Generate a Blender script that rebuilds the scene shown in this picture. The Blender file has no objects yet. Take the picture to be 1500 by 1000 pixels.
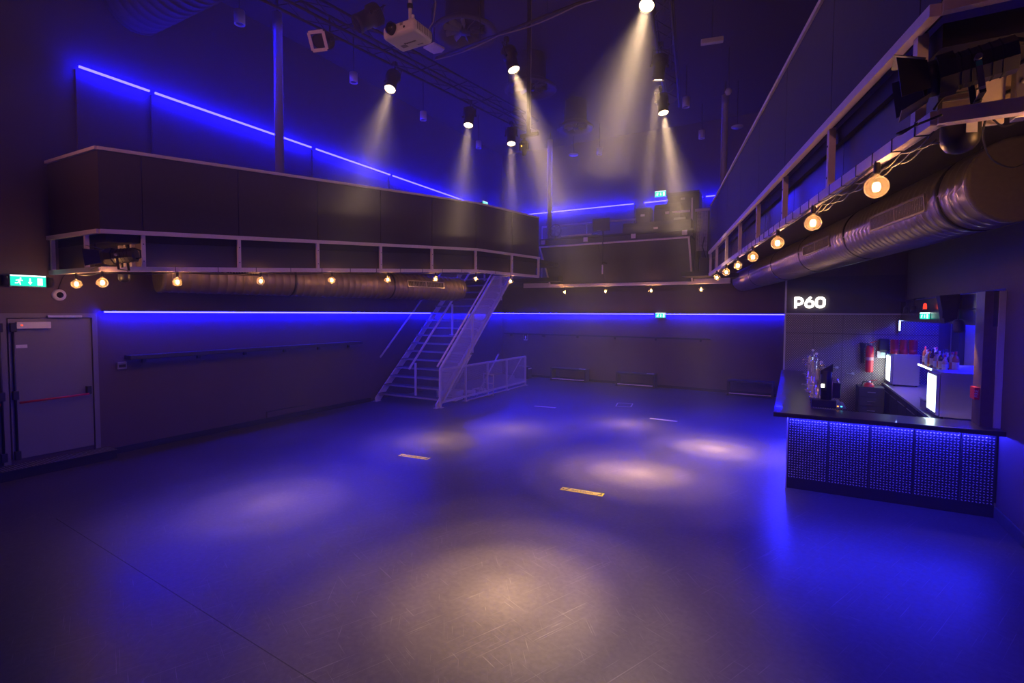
import bpy, bmesh, math, random
from mathutils import Vector, Matrix
random.seed(7)
S = bpy.context.scene
COL = S.collection

# ------------------------------------------------------------------ camera
EYE = Vector((0.0, 0.0, 2.43))
F_PX, CX, CY = 745.0, 750.0, 491.5
YAW, PITCH, ROLL = math.radians(28.8), math.radians(2.5), 0.0042
R_CAM = (Matrix.Rotation(YAW, 4, 'Z') @ Matrix.Rotation(math.pi/2 - PITCH, 4, 'X') @ Matrix.Rotation(ROLL, 4, 'Z'))
cam_d = bpy.data.cameras.new('camera')
cam = bpy.data.objects.new('camera', cam_d); COL.objects.link(cam)
cam.matrix_world = Matrix.Translation(EYE) @ R_CAM
cam_d.sensor_width = 36.0
cam_d.lens = F_PX / 1500.0 * 36.0
cam_d.shift_y = (CY - 500.0) / 1500.0
cam_d.clip_start = 0.05; cam_d.clip_end = 100
S.camera = cam

# ------------------------------------------------------------------ world, exposure
W = bpy.data.worlds.new('world'); S.world = W; W.use_nodes = True
W.node_tree.nodes['Background'].inputs[0].default_value = (0.34, 0.2, 0.42, 1)
W.node_tree.nodes['Background'].inputs[1].default_value = 0.004
S.view_settings.view_transform = 'Standard'
S.view_settings.look = 'None'
S.view_settings.exposure = -0.12
S.view_settings.gamma = 1.0
S.view_settings.use_curve_mapping = False
S.cycles.use_denoising = True
S.cycles.max_bounces = 4
S.cycles.transparent_max_bounces = 12
S.cycles.use_adaptive_sampling = True
S.cycles.adaptive_threshold = 0.02
S.cycles.volume_bounces = 0
S.cycles.sample_clamp_indirect = 4.0
S.cycles.sample_clamp_direct = 0.0
S.cycles.use_light_tree = True

# light levels (lamps themselves are made by their builders)
LED = 260.0          # radiance of the blue LED tape
SPOT_W = 17000.0      # warm stage spots
BULB_W = 18.0        # festoon bulbs
HAZE = 0.0042        # density of the stage haze near the floor
HAZE_UP = 0.022     # denser layer hanging under the ceiling

# front wash from the stage behind the camera
for x_, y_, t_ in ((-7.5, -1.6, (-6.5, 10, 4.2)), (-0.6, -1.6, (-4.5, 12, 4.0))):
    wl_ = bpy.data.lights.new('stage_wash', 'SPOT'); wl_.energy = 400.0; wl_.color = (1.0, 0.36, 0.40); wl_.spot_size = math.radians(75); wl_.spot_blend = 1.0; wl_.shadow_soft_size = 0.12
    wo_ = bpy.data.objects.new('stage_wash', wl_); COL.objects.link(wo_); wo_.location = (x_, y_, 6.2)
    wo_.rotation_euler = (Vector(t_) - Vector((x_, y_, 6.2))).to_track_quat('-Z', 'Y').to_euler()

# ------------------------------------------------------------------ helpers
def _dir(px, py):
    return (R_CAM @ Vector(((px - CX) / F_PX, -(py - CY) / F_PX, -1.0, 0.0))).to_3d()
def P(px, py, X=None, Y=None, Z=None, d=None):
    """measured point: where the sight line meets a plane of the hall"""
    v = _dir(px, py)
    if X is not None: t = (X - EYE.x) / v.x
    elif Y is not None: t = (Y - EYE.y) / v.y
    elif Z is not None: t = (Z - EYE.z) / v.z
    else: t = d
    return EYE + v * t
def PV(px, py, A, B):
    """sight line meets the upright plane over the plan line A-B"""
    n = Vector((-(B[1]-A[1]), B[0]-A[0], 0)); v = _dir(px, py)
    t = (Vector((A[0], A[1], 0)) - Vector((EYE.x, EYE.y, 0))).dot(n) / v.dot(n)
    return EYE + v * t

MATS = {}
def pm(name, col, rough=0.6, metal=0.0, var=0.2, scale=6.0, bump=0.0, bscale=60.0, spec=0.5, coat=0.0):
    if name in MATS: return MATS[name]
    m = bpy.data.materials.new(name); m.use_nodes = True
    nt = m.node_tree; b = nt.nodes['Principled BSDF']
    b.inputs['Roughness'].default_value = rough; b.inputs['Metallic'].default_value = metal
    b.inputs['Specular IOR Level'].default_value = spec
    b.inputs['Coat Weight'].default_value = coat
    tc = nt.nodes.new('ShaderNodeTexCoord')
    nz = nt.nodes.new('ShaderNodeTexNoise'); nz.inputs['Scale'].default_value = scale; nz.inputs['Detail'].default_value = 3
    nt.links.new(tc.outputs['Object'], nz.inputs['Vector'])
    mx = nt.nodes.new('ShaderNodeMix'); mx.data_type = 'RGBA'
    lo = [c * (1 - var) for c in col]; hi = [min(1, c * (1 + var)) for c in col]
    mx.inputs[6].default_value = (*lo, 1); mx.inputs[7].default_value = (*hi, 1)
    nt.links.new(nz.outputs['Fac'], mx.inputs[0]); nt.links.new(mx.outputs[2], b.inputs['Base Color'])
    if bump > 0:
        n2 = nt.nodes.new('ShaderNodeTexNoise'); n2.inputs['Scale'].default_value = bscale; n2.inputs['Detail'].default_value = 2
        nt.links.new(tc.outputs['Object'], n2.inputs['Vector'])
        bp = nt.nodes.new('ShaderNodeBump'); bp.inputs['Strength'].default_value = bump; bp.inputs['Distance'].default_value = 0.01
        nt.links.new(n2.outputs['Fac'], bp.inputs['Height']); nt.links.new(bp.outputs['Normal'], b.inputs['Normal'])
    MATS[name] = m; return m
def em(name, col, strength):
    if name in MATS: return MATS[name]
    m = bpy.data.materials.new(name); m.use_nodes = True
    nt = m.node_tree; nt.nodes.clear()
    o = nt.nodes.new('ShaderNodeOutputMaterial'); e = nt.nodes.new('ShaderNodeEmission')
    e.inputs[0].default_value = (*col, 1); e.inputs[1].default_value = strength
    nt.links.new(e.outputs[0], o.inputs[0]); MATS[name] = m; return m
def glass(name, col=(1, 1, 1), tint=1.0, rough=0.03):
    if name in MATS: return MATS[name]
    m = bpy.data.materials.new(name); m.use_nodes = True
    nt = m.node_tree; nt.nodes.clear()
    o = nt.nodes.new('ShaderNodeOutputMaterial'); t = nt.nodes.new('ShaderNodeBsdfTransparent')
    t.inputs[0].default_value = (*[c * tint for c in col], 1)
    g = nt.nodes.new('ShaderNodeBsdfGlossy'); g.inputs['Roughness'].default_value = rough
    fr = nt.nodes.new('ShaderNodeLayerWeight'); fr.inputs[0].default_value = 0.35
    mx = nt.nodes.new('ShaderNodeMixShader')
    nt.links.new(fr.outputs['Fresnel'], mx.inputs[0]); nt.links.new(t.outputs[0], mx.inputs[1]); nt.links.new(g.outputs[0], mx.inputs[2])
    nt.links.new(mx.outputs[0], o.inputs[0]); MATS[name] = m; return m

XF = {}   # matrix of every root / part, for parts given in hall coordinates
class MB:
    def __init__(s): s.v = []; s.f = []; s.sm = []
    def add(s, vs, fs, smooth=False):
        n = len(s.v); s.v += [Vector(x) for x in vs]
        s.f += [tuple(i + n for i in f) for f in fs]; s.sm += [smooth] * len(fs); return s
    def box(s, a, b):
        x0, x1 = sorted((a[0], b[0])); y0, y1 = sorted((a[1], b[1])); z0, z1 = sorted((a[2], b[2]))
        return s.add([(x0,y0,z0),(x1,y0,z0),(x1,y1,z0),(x0,y1,z0),(x0,y0,z1),(x1,y0,z1),(x1,y1,z1),(x0,y1,z1)],
                     [(0,3,2,1),(4,5,6,7),(0,1,5,4),(1,2,6,5),(2,3,7,6),(3,0,4,7)])
    def cbox(s, c, sz):
        h = Vector(sz) / 2; c = Vector(c); return s.box(c - h, c + h)
    def hexa(s, q, off):
        """4-corner face thickened along off"""
        q = [Vector(p) for p in q]; off = Vector(off)
        return s.add(q + [p + off for p in q], [(0,3,2,1),(4,5,6,7),(0,1,5,4),(1,2,6,5),(2,3,7,6),(3,0,4,7)])
    def prism(s, poly, off):
        poly = [Vector(p) for p in poly]; off = Vector(off); n = len(poly)
        return s.add(poly + [p + off for p in poly], [tuple(range(n))[::-1], tuple(range(n, 2*n))] + [(i, (i+1) % n, n + (i+1) % n, n + i) for i in range(n)])
    def beam(s, p, q, w, h, up=(0, 0, 1)):
        p = Vector(p); q = Vector(q); d = (q - p).normalized(); up = Vector(up)
        if abs(d.dot(up)) > 0.98: up = Vector((0, 1, 0))
        r = d.cross(up).normalized(); u = r.cross(d).normalized()
        a = r * w / 2; b = u * h / 2
        return s.add([p-a-b, p+a-b, p+a+b, p-a+b, q-a-b, q+a-b, q+a+b, q-a+b],
                     [(0,1,2,3),(7,6,5,4),(0,4,5,1),(1,5,6,2),(2,6,7,3),(3,7,4,0)])
    def tube(s, pts, r, n=8, caps=True):
        pts = [Vector(p) for p in pts]; rings = []
        prev = None
        for i, p in enumerate(pts):
            t = (pts[min(i+1, len(pts)-1)] - pts[max(i-1, 0)]).normalized()
            if prev is None:
                ref = Vector((0, 0, 1)) if abs(t.z) < 0.9 else Vector((1, 0, 0))
                a = t.cross(ref).normalized()
            else:
                a = (prev - t * prev.dot(t)).normalized()
            prev = a; b = t.cross(a); rr = r[i] if isinstance(r, (list, tuple)) else r
            rings.append([p + (a * math.cos(2*math.pi*k/n) + b * math.sin(2*math.pi*k/n)) * rr for k in range(n)])
        vs = [x for ring in rings for x in ring]; fs = []
        for i in range(len(pts) - 1):
            for k in range(n): fs.append((i*n + k, i*n + (k+1) % n, (i+1)*n + (k+1) % n, (i+1)*n + k))
        s.add(vs, fs, True)
        if caps:
            m = len(s.v) - len(vs)
            s.f.append(tuple(m + k for k in range(n))[::-1]); s.f.append(tuple(m + (len(pts)-1)*n + k for k in range(n))); s.sm += [False, False]
        return s
    def lathe(s, prof, n=24, M=None):
        """profile of (radius, height) turned about local Z"""
        vs = [Vector((r * math.cos(2*math.pi*k/n), r * math.sin(2*math.pi*k/n), z)) for r, z in prof for k in range(n)]
        if M is not None: vs = [M @ v for v in vs]
        fs = [(i*n + k, i*n + (k+1) % n, (i+1)*n + (k+1) % n, (i+1)*n + k) for i in range(len(prof)-1) for k in range(n)]
        return s.add(vs, fs, True)
    def xf(s, M): s.v = [M @ v for v in s.v]; return s
    def build(s, name, m, parent=None, world=True, bevel=0.0, seg=2):
        me = bpy.data.meshes.new(name)
        vs = s.v
        if parent is not None and world:
            inv = XF[parent.name].inverted(); vs = [inv @ v for v in vs]
        me.from_pydata([tuple(v) for v in vs], [], s.f); me.validate()
        me.polygons.foreach_set('use_smooth', s.sm[:len(me.polygons)] + [False] * max(0, len(me.polygons) - len(s.sm)))
        me.update(); me.materials.append(m)
        bm = bmesh.new(); bm.from_mesh(me); bmesh.ops.recalc_face_normals(bm, faces=bm.faces); bm.to_mesh(me); bm.free()
        o = bpy.data.objects.new(name, me); COL.objects.link(o)
        if parent is not None: o.parent = parent; XF[o.name] = XF[parent.name]
        else: XF[o.name] = Matrix.Identity(4)
        if bevel > 0:
            b = o.modifiers.new('bevel', 'BEVEL'); b.width = bevel; b.segments = seg; b.limit_method = 'ANGLE'
        return o
def aim(loc, direction, roll_up=(0, 0, 1)):
    """matrix at loc whose local -Z looks along direction"""
    z = -Vector(direction).normalized(); up = Vector(roll_up)
    if abs(z.dot(up)) > 0.98: up = Vector((0, 1, 0))
    x = up.cross(z).normalized(); y = z.cross(x)
    M = Matrix((x, y, z)).transposed().to_4x4(); M.translation = Vector(loc); return M
def thing(name, label, cat, loc=(0, 0, 0), group=None, M=None):
    o = bpy.data.objects.new(name, None); COL.objects.link(o); o.empty_display_size = 0.1
    M = M if M is not None else Matrix.Translation(Vector(loc))
    o.matrix_world = M; XF[o.name] = M.copy()
    return tag(o, label, cat, group)
def tag(o, label, cat, group=None):
    o['label'] = label; o['category'] = cat
    if group: o['group'] = group
    return o
def struct(o, label=None):
    o['kind'] = 'structure'
    if label: o['label'] = label
    return o
def dup(root, M, label, group=None):
    r = root.copy(); COL.objects.link(r); r.matrix_world = M; XF[r.name] = M.copy(); r['label'] = label
    if group: r['group'] = group
    for ch in list(root.children):
        if ch.type == 'LIGHT': continue
        c = ch.copy(); COL.objects.link(c); c.parent = r; XF[c.name] = XF[r.name]
        for g in ch.children:
            e = g.copy(); COL.objects.link(e); e.parent = c; XF[e.name] = XF[r.name]
    return r
def text_mb(txt, size, depth=0.001, xs=1.0, bold=0.0):
    c = bpy.data.curves.new('t', 'FONT'); c.body = txt; c.size = size; c.extrude = depth; c.offset = bold
    c.align_x = 'CENTER'; c.align_y = 'CENTER'; c.resolution_u = 3
    o = bpy.data.objects.new('t', c); COL.objects.link(o)
    dg = bpy.context.evaluated_depsgraph_get(); me = o.evaluated_get(dg).to_mesh()
    mb = MB(); mb.add([(v.co.x * xs, v.co.y, v.co.z) for v in me.vertices], [tuple(p.vertices) for p in me.polygons])
    o.evaluated_get(dg).to_mesh_clear(); bpy.data.objects.remove(o); bpy.data.curves.remove(c)
    return mb
def frame_M(origin, xdir, ydir):
    x = Vector(xdir).normalized(); y = Vector(ydir).normalized(); z = x.cross(y).normalized()
    M = Matrix((x, y, z)).transposed().to_4x4(); M.translation = Vector(origin); return M
def light(kind, name, loc, energy, col, parent=None, **kw):
    d = bpy.data.lights.new(name, kind); d.energy = energy; d.color = col
    for k, v in kw.items(): setattr(d, k, v)
    o = bpy.data.objects.new(name, d); COL.objects.link(o)
    return o

# ------------------------------------------------------------------ materials
BLUE = (0.0028, 0.0022, 1.0)
WARM = (1.0, 0.42, 0.15)
SPOTC = (1.0, 0.66, 0.38)
m_wall = pm('black_wall_paint', (0.100, 0.066, 0.064), 0.62, var=0.12, scale=3, bump=0.12, bscale=140)
m_ceil = pm('black_ceiling', (0.020, 0.015, 0.017), 0.8, var=0.2)
m_felt = pm('dark_panel_felt', (0.060, 0.048, 0.046), 0.7, var=0.15, scale=14, bump=0.1, bscale=200)
m_gloss = pm('dark_smooth_panel', (0.045, 0.04, 0.045), 0.33, var=0.15, scale=5)
m_cream = pm('cream_painted_wood', (0.85, 0.72, 0.66), 0.5, var=0.08, scale=20)
m_black = pm('black_metal', (0.018, 0.017, 0.018), 0.42, var=0.2)
m_blackm = pm('matt_black', (0.022, 0.02, 0.022), 0.75, var=0.2)
m_rubber = pm('black_cable_rubber', (0.02, 0.02, 0.02), 0.5)
m_steel = pm('galvanised_steel', (0.55, 0.53, 0.52), 0.32, metal=0.9, var=0.15, scale=12)
m_chrome = pm('polished_chrome', (0.92, 0.9, 0.88), 0.16, metal=0.75, var=0.03)
m_pole = pm('column_steel', (0.55, 0.48, 0.45), 0.4, metal=0.35, var=0.08)
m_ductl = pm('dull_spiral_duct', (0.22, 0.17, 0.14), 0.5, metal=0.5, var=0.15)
m_duct = pm('spiral_duct_sheet', (0.46, 0.42, 0.38), 0.32, metal=0.85, var=0.12, scale=3)
m_ductd = pm('dull_duct_cap', (0.13, 0.11, 0.10), 0.6, metal=0.2, var=0.2, scale=30)
m_rail = pm('grey_painted_steel', (0.55, 0.5, 0.52), 0.45, var=0.08)
m_white = pm('white_plastic', (0.75, 0.72, 0.70), 0.4, var=0.04)
m_door = pm('grey_door_paint', (0.20, 0.18, 0.19), 0.5, var=0.08, scale=3)
m_red = pm('red_enamel', (0.62, 0.02, 0.025), 0.35, var=0.08)
m_redb = pm('red_push_bar', (0.55, 0.03, 0.05), 0.35)
m_wood = pm('dark_bar_wood', (0.030, 0.020, 0.018), 0.3, var=0.4, scale=9, coat=0.3)
m_wood2 = pm('brown_wood_edge', (0.10, 0.055, 0.04), 0.45, var=0.3, scale=12)
m_inox = pm('brushed_stainless', (0.62, 0.62, 0.63), 0.3, metal=0.8, var=0.06, scale=20)
m_bench = pm('black_bench_board', (0.030, 0.028, 0.032), 0.5, var=0.2)
m_tread = pm('stair_tread', (0.05, 0.048, 0.05), 0.5, var=0.2)
m_fog = pm('grey_plastic', (0.25, 0.24, 0.24), 0.5)
m_yel = pm('yellow_tape', (1.0, 0.80, 0.04), 0.4, var=0.08)
m_pale = pm('pale_tape', (0.72, 0.62, 0.58), 0.45, var=0.08)
m_ink = pm('black_print', (0.02, 0.015, 0.01), 0.6)
e_led = em('blue_led_tape', BLUE, LED)
e_ledu = em('blue_led_tape_upper', BLUE, LED * 0.85)
e_ledbar = em('bar_led_tape', (0.02, 0.019, 1.0), LED * 1.1)
e_exit = em('exit_sign_green', (0.02, 0.95, 0.62), 1.3)
e_exitw = em('exit_sign_white', (0.8, 1.0, 0.95), 2.2)
e_lens = em('lit_lens', SPOTC, 25)
e_fil = em('bulb_filament', (1.0, 0.62, 0.26), 60)
e_sign = em('lit_sign_white', (1.0, 0.93, 0.82), 6.0)
e_fridge = em('fridge_light', (0.72, 0.92, 1.0), 7.0)
def bulb_glass():
    m = glass('bulb_glass', (1.0, 0.95, 0.85)); nt = m.node_tree
    fr = [n for n in nt.nodes if n.type == 'LAYER_WEIGHT'][0]; fr.inputs[0].default_value = 0.12
    mx = [n for n in nt.nodes if n.type == 'MIX_SHADER'][0]; o = [n for n in nt.nodes if n.type == 'OUTPUT_MATERIAL'][0]
    tr = nt.nodes.new('ShaderNodeBsdfTranslucent'); tr.inputs[0].default_value = (1, 0.85, 0.6, 1)
    m2 = nt.nodes.new('ShaderNodeMixShader'); m2.inputs[0].default_value = 0.04
    nt.links.new(mx.outputs[0], m2.inputs[1]); nt.links.new(tr.outputs[0], m2.inputs[2]); nt.links.new(m2.outputs[0], o.inputs[0]); return m
g_bulb = bulb_glass()

def floor_material():
    m = bpy.data.materials.new('scuffed_dark_vinyl'); m.use_nodes = True
    nt = m.node_tree; b = nt.nodes['Principled BSDF']
    tc = nt.nodes.new('ShaderNodeTexCoord')
    def noise(scale, detail=4, vec=None, dist=0.0):
        n = nt.nodes.new('ShaderNodeTexNoise'); n.inputs['Scale'].default_value = scale; n.inputs['Detail'].default_value = detail
        n.inputs['Distortion'].default_value = dist
        nt.links.new(vec if vec is not None else tc.outputs['Object'], n.inputs['Vector']); return n
    big = noise(0.5, 5); fine = noise(45, 3)
    def scratch(rot, scl, thr):
        mp = nt.nodes.new('ShaderNodeMapping'); mp.vector_type = 'TEXTURE'; mp.inputs['Rotation'].default_value = (0, 0, rot); mp.inputs['Scale'].default_value = [1.0 / q for q in scl]
        nt.links.new(tc.outputs['Object'], mp.inputs[0])
        n = noise(1.0, 2, mp.outputs[0], 0.4)
        rp = nt.nodes.new('ShaderNodeValToRGB'); rp.color_ramp.elements[0].position = thr; rp.color_ramp.elements[1].position = thr + 0.05
        nt.links.new(n.outputs['Fac'], rp.inputs[0]); return rp
    s1 = scratch(1.15, (1.3, 95, 1), 0.665); s2 = scratch(-0.4, (2.6, 100, 1), 0.68); s3 = scratch(2.2, (2.2, 105, 1), 0.685)
    a1 = nt.nodes.new('ShaderNodeMath'); a1.operation = 'MAXIMUM'; nt.links.new(s1.outputs[0], a1.inputs[0]); nt.links.new(s2.outputs[0], a1.inputs[1])
    a2 = nt.nodes.new('ShaderNodeMath'); a2.operation = 'MAXIMUM'; nt.links.new(a1.outputs[0], a2.inputs[0]); nt.links.new(s3.outputs[0], a2.inputs[1])
    grain = noise(22, 8); gm = nt.nodes.new('ShaderNodeMath'); gm.operation = 'MULTIPLY_ADD'; gm.inputs[1].default_value = 0.9; gm.inputs[2].default_value = -0.45
    nt.links.new(grain.outputs['Fac'], gm.inputs[0]); ga = nt.nodes.new('ShaderNodeMath'); nt.links.new(gm.outputs[0], ga.inputs[0]); nt.links.new(big.outputs['Fac'], ga.inputs[1])
    r = nt.nodes.new('ShaderNodeValToRGB')
    r.color_ramp.elements[0].color = (0.046, 0.038, 0.038, 1); r.color_ramp.elements[0].position = 0.3
    r.color_ramp.elements[1].color = (0.072, 0.060, 0.059, 1); r.color_ramp.elements[1].position = 0.7
    nt.links.new(ga.outputs[0], r.inputs[0])
    mx = nt.nodes.new('ShaderNodeMix'); mx.data_type = 'RGBA'; mx.inputs[7].default_value = (0.22, 0.2, 0.19, 1)
    k = nt.nodes.new('ShaderNodeMath'); k.operation = 'MULTIPLY'; k.inputs[1].default_value = 0.42
    nt.links.new(a2.outputs[0], k.inputs[0]); nt.links.new(k.outputs[0], mx.inputs[0]); nt.links.new(r.outputs[0], mx.inputs[6])
    nt.links.new(mx.outputs[2], b.inputs['Base Color'])
    mr = nt.nodes.new('ShaderNodeMapRange'); mr.inputs[3].default_value = 0.30; mr.inputs[4].default_value = 0.46
    nt.links.new(big.outputs['Fac'], mr.inputs[0]); nt.links.new(mr.outputs[0], b.inputs['Roughness'])
    bp = nt.nodes.new('ShaderNodeBump'); bp.inputs['Strength'].default_value = 0.10; bp.inputs['Distance'].default_value = 0.004
    nt.links.new(fine.outputs['Fac'], bp.inputs['Height']); nt.links.new(bp.outputs['Normal'], b.inputs['Normal'])
    b.inputs['Specular IOR Level'].default_value = 0.42
    return m
def lozenge_material():
    """wall of pressed metal seen from far: fine diamond lattice"""
    m = bpy.data.materials.new('pressed_metal_lattice'); m.use_nodes = True
    nt = m.node_tree; b = nt.nodes['Principled BSDF']; tc = nt.nodes.new('ShaderNodeTexCoord')
    outs = []
    for rot in (0.7, -0.7):
        mp = nt.nodes.new('ShaderNodeMapping'); mp.inputs['Rotation'].default_value = (0, rot, 0)
        nt.links.new(tc.outputs['Object'], mp.inputs[0])
        w = nt.nodes.new('ShaderNodeTexWave'); w.inputs['Scale'].default_value = 8.5; w.bands_direction = 'X'
        nt.links.new(mp.outputs[0], w.inputs[0]); outs.append(w)
    mu = nt.nodes.new('ShaderNodeMath'); mu.operation = 'MULTIPLY'
    nt.links.new(outs[0].outputs['Fac'], mu.inputs[0]); nt.links.new(outs[1].outputs['Fac'], mu.inputs[1])
    r = nt.nodes.new('ShaderNodeValToRGB'); r.color_ramp.elements[0].color = (0.13, 0.10, 0.09, 1); r.color_ramp.elements[1].color = (0.6, 0.48, 0.42, 1)
    nt.links.new(mu.outputs[0], r.inputs[0]); nt.links.new(r.outputs[0], b.inputs['Base Color'])
    bp = nt.nodes.new('ShaderNodeBump'); bp.inputs['Strength'].default_value = 0.5; bp.inputs['Distance'].default_value = 0.01
    nt.links.new(mu.outputs[0], bp.inputs['Height']); nt.links.new(bp.outputs['Normal'], b.inputs['Normal'])
    b.inputs['Roughness'].default_value = 0.4; b.inputs['Metallic'].default_value = 0.35
    return m
m_floor = floor_material(); m_latt = lozenge_material()
m_plate = pm('tread_plate_sheet', (0.045, 0.04, 0.042), 0.4, metal=0.6, var=0.1)
m_loz = pm('tread_plate_lozenge', (0.75, 0.7, 0.72), 0.4, metal=0.4, var=0.05)

# ------------------------------------------------------------------ the hall
XL, XR, YF, ZC = -10.1, 2.2, -2.5, 8.6
BK0 = P(731, 547.5, Z=0); BK1 = P(1136, 581, Z=0)
YB = 17.35
def back_y(x): return BK0.y + (BK1.y - BK0.y) * (x - BK0.x) / (BK1.x - BK0.x)
Z_MID = 3.55
flo = struct(MB().box((XL - 0.3, YF, -0.2), (XR + 1.4, YB + 0.6, 0)).build('floor', m_floor))
sa, sb_ = P(110, 777, Z=0), P(460, 998, Z=0); sd_ = (sb_ - sa).normalized(); sn_ = Vector((-sd_.y, sd_.x, 0))
for k_ in range(0, 1):
    c_ = sa + sn_ * 2.0 * k_; MB().beam(c_ - sd_ * (0.6 if k_ < 1 else 2.0) + Vector((0, 0, 0.0002)), c_ + sd_ * 5.5 + Vector((0, 0, 0.0002)), 0.007, 0.001).build('sheet_seam', pm('seam_dirt', (0.02, 0.016, 0.016), 0.7), flo)
struct(MB().box((XL - 0.3, YF, ZC), (XR + 1.4, YB + 0.6, ZC + 0.2)).build('ceiling', m_ceil))
wl = struct(MB().box((XL - 0.3, YF, 0), (XL, YB + 0.6, ZC)).build('wall_left', m_wall))
# lower back wall (slightly skew) and the upper back wall above the gallery
wb = struct(MB().prism([(XL, back_y(XL), 0), (0.2, back_y(0.2), 0), (0.2, YB + 0.6, 0), (XL, YB + 0.6, 0)], (0, 0, 3.2)).build('wall_back', m_wall))
wbu = struct(MB().box((XL, YB + 0.15, 3.2), (XR + 1.3, YB + 0.6, ZC)).build('wall_back_upper', m_wall))
BY0, BY1 = 8.05, 14.0            # bar from its front to the bar's end wall
wr = MB().box((XR, YF, 0), (XR + 0.25, BY0 + 0.02, ZC))
wr.box((XR, BY0 + 0.02, 2.75), (XR + 0.25, YB + 0.2, ZC)).box((XR + 0.8, BY0 + 0.02, 0), (XR + 1.0, BY1 + 0.2, 2.75)).box((XR + 0.25, BY0 - 0.2, 0), (XR + 1.0, BY0 + 0.02, 2.75))
wr = struct(wr.build('wall_right', m_wall))
wbar = struct(MB().box((-0.12, BY1, 0), (XR + 0.8, BY1 + 0.2, 3.85)).build('wall_bar', m_wall))
# skirtings
b = MB().box((XL, P(160, 660, X=XL).y, 0), (XL + 0.02, 10.3, 0.11)); struct(b.build('baseboard_left', m_black))
b = MB().prism([(-9.8, back_y(-9.8), 0), (-0.1, back_y(-0.1), 0), (-0.1, back_y(-0.1) - 0.02, 0), (-9.8, back_y(-9.8) - 0.02, 0)], (0, 0, 0.09)); struct(b.build('baseboard_back', m_black))
struct(MB().box((XR - 0.02, YF, 0), (XR, BY0, 0.14)).build('baseboard_right', pm('blue_grey_skirting', (0.06, 0.06, 0.07), 0.4)))

# cladding panels under the upper LED line, left wall: one part each
ZU = P(400, 200, X=XL).z
ZU = 6.28
def y_at(px, z): 
    # along the left wall at height z
    lo = P(px, 300, X=XL).y; return lo
segs = [(115, 216), (224, 450), (457, 565), (569, 735)]
for a, c in segs:
    y0, y1 = P(a, 300, X=XL).y, P(c, 300, X=XL).y
    y1 = min(y1, YB)
    MB().box((XL, y0, 3.5), (XL + 0.05, y1, ZU)).build('panel', m_wall, wl)

    s = MB().box((XL + 0.15, y0, ZU - 0.01), (XL + 0.18, y1, ZU + 0.02)).build('led_tape', e_ledu, wl)
# upper back wall: pilasters and LED lines
YU = YB + 0.15
for a, c in [(760, 930), (946, 984), (1004, 1030), (1035, 1060)]:
    x0, x1 = P(a, 300, Y=YU).x, P(c, 300, Y=YU).x
    MB().box((x0, YU - 0.05, 3.5), (x1, YU, ZU - 0.1)).build('panel', m_wall, wbu)
    MB().box((x0, YU - 0.18, ZU - 0.115), (x1, YU - 0.15, ZU - 0.085)).build('led_tape', e_ledu, wbu)

# lower LED lines: thing > profile, tape
ZS = EYE.z + 0.01
def led_line(p, q, n, label, lip=0.20):
    p = Vector(p); q = Vector(q); n = Vector(n)
    t = thing('led_light_line', label, 'led strip', p, 'blue led lines')
    MB().prism([p, q, q + n * lip, p + n * lip], (0, 0, 0.012)).build('profile', m_black, t)
    MB().prism([p + n * 0.10, q + n * 0.10, q + n * 0.125, p + n * 0.125], (0, 0, -0.024)).build('tape', e_led, t)
    return t
ydoor = P(146, 560, X=XL).y
led_line((XL, ydoor + 0.05, ZS), (XL, back_y(XL) - 0.02, ZS), (1, 0, 0), 'blue led line along the left wall between grey doors and staircase')
xs0, xs1 = XL, P(959, 458, Y=17.1).x
nb = Vector((-(BK1.y - BK0.y), BK1.x - BK0.x, 0)).normalized() * -1
xe = P(974, 458, Y=17.0).x
led_line((XL, back_y(XL), ZS), (xs1, back_y(xs1), ZS), nb, 'long blue led line on the back wall left of the green exit sign')
led_line((xe, back_y(xe), ZS), (0.0, back_y(0.0), ZS), nb, 'short blue led line on the back wall between exit sign and bar')
led_line((XR, -1.5, ZS), (XR, 6.7, ZS), (-1, 0, 0), 'blue led line on the right wall in front of the bar')
led_line((XR + 0.79, BY0 + 0.5, 2.6), (XR + 0.79, BY1 - 0.3, 2.6), (-1, 0, 0), 'blue led line behind the bar above the bottles')

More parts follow.
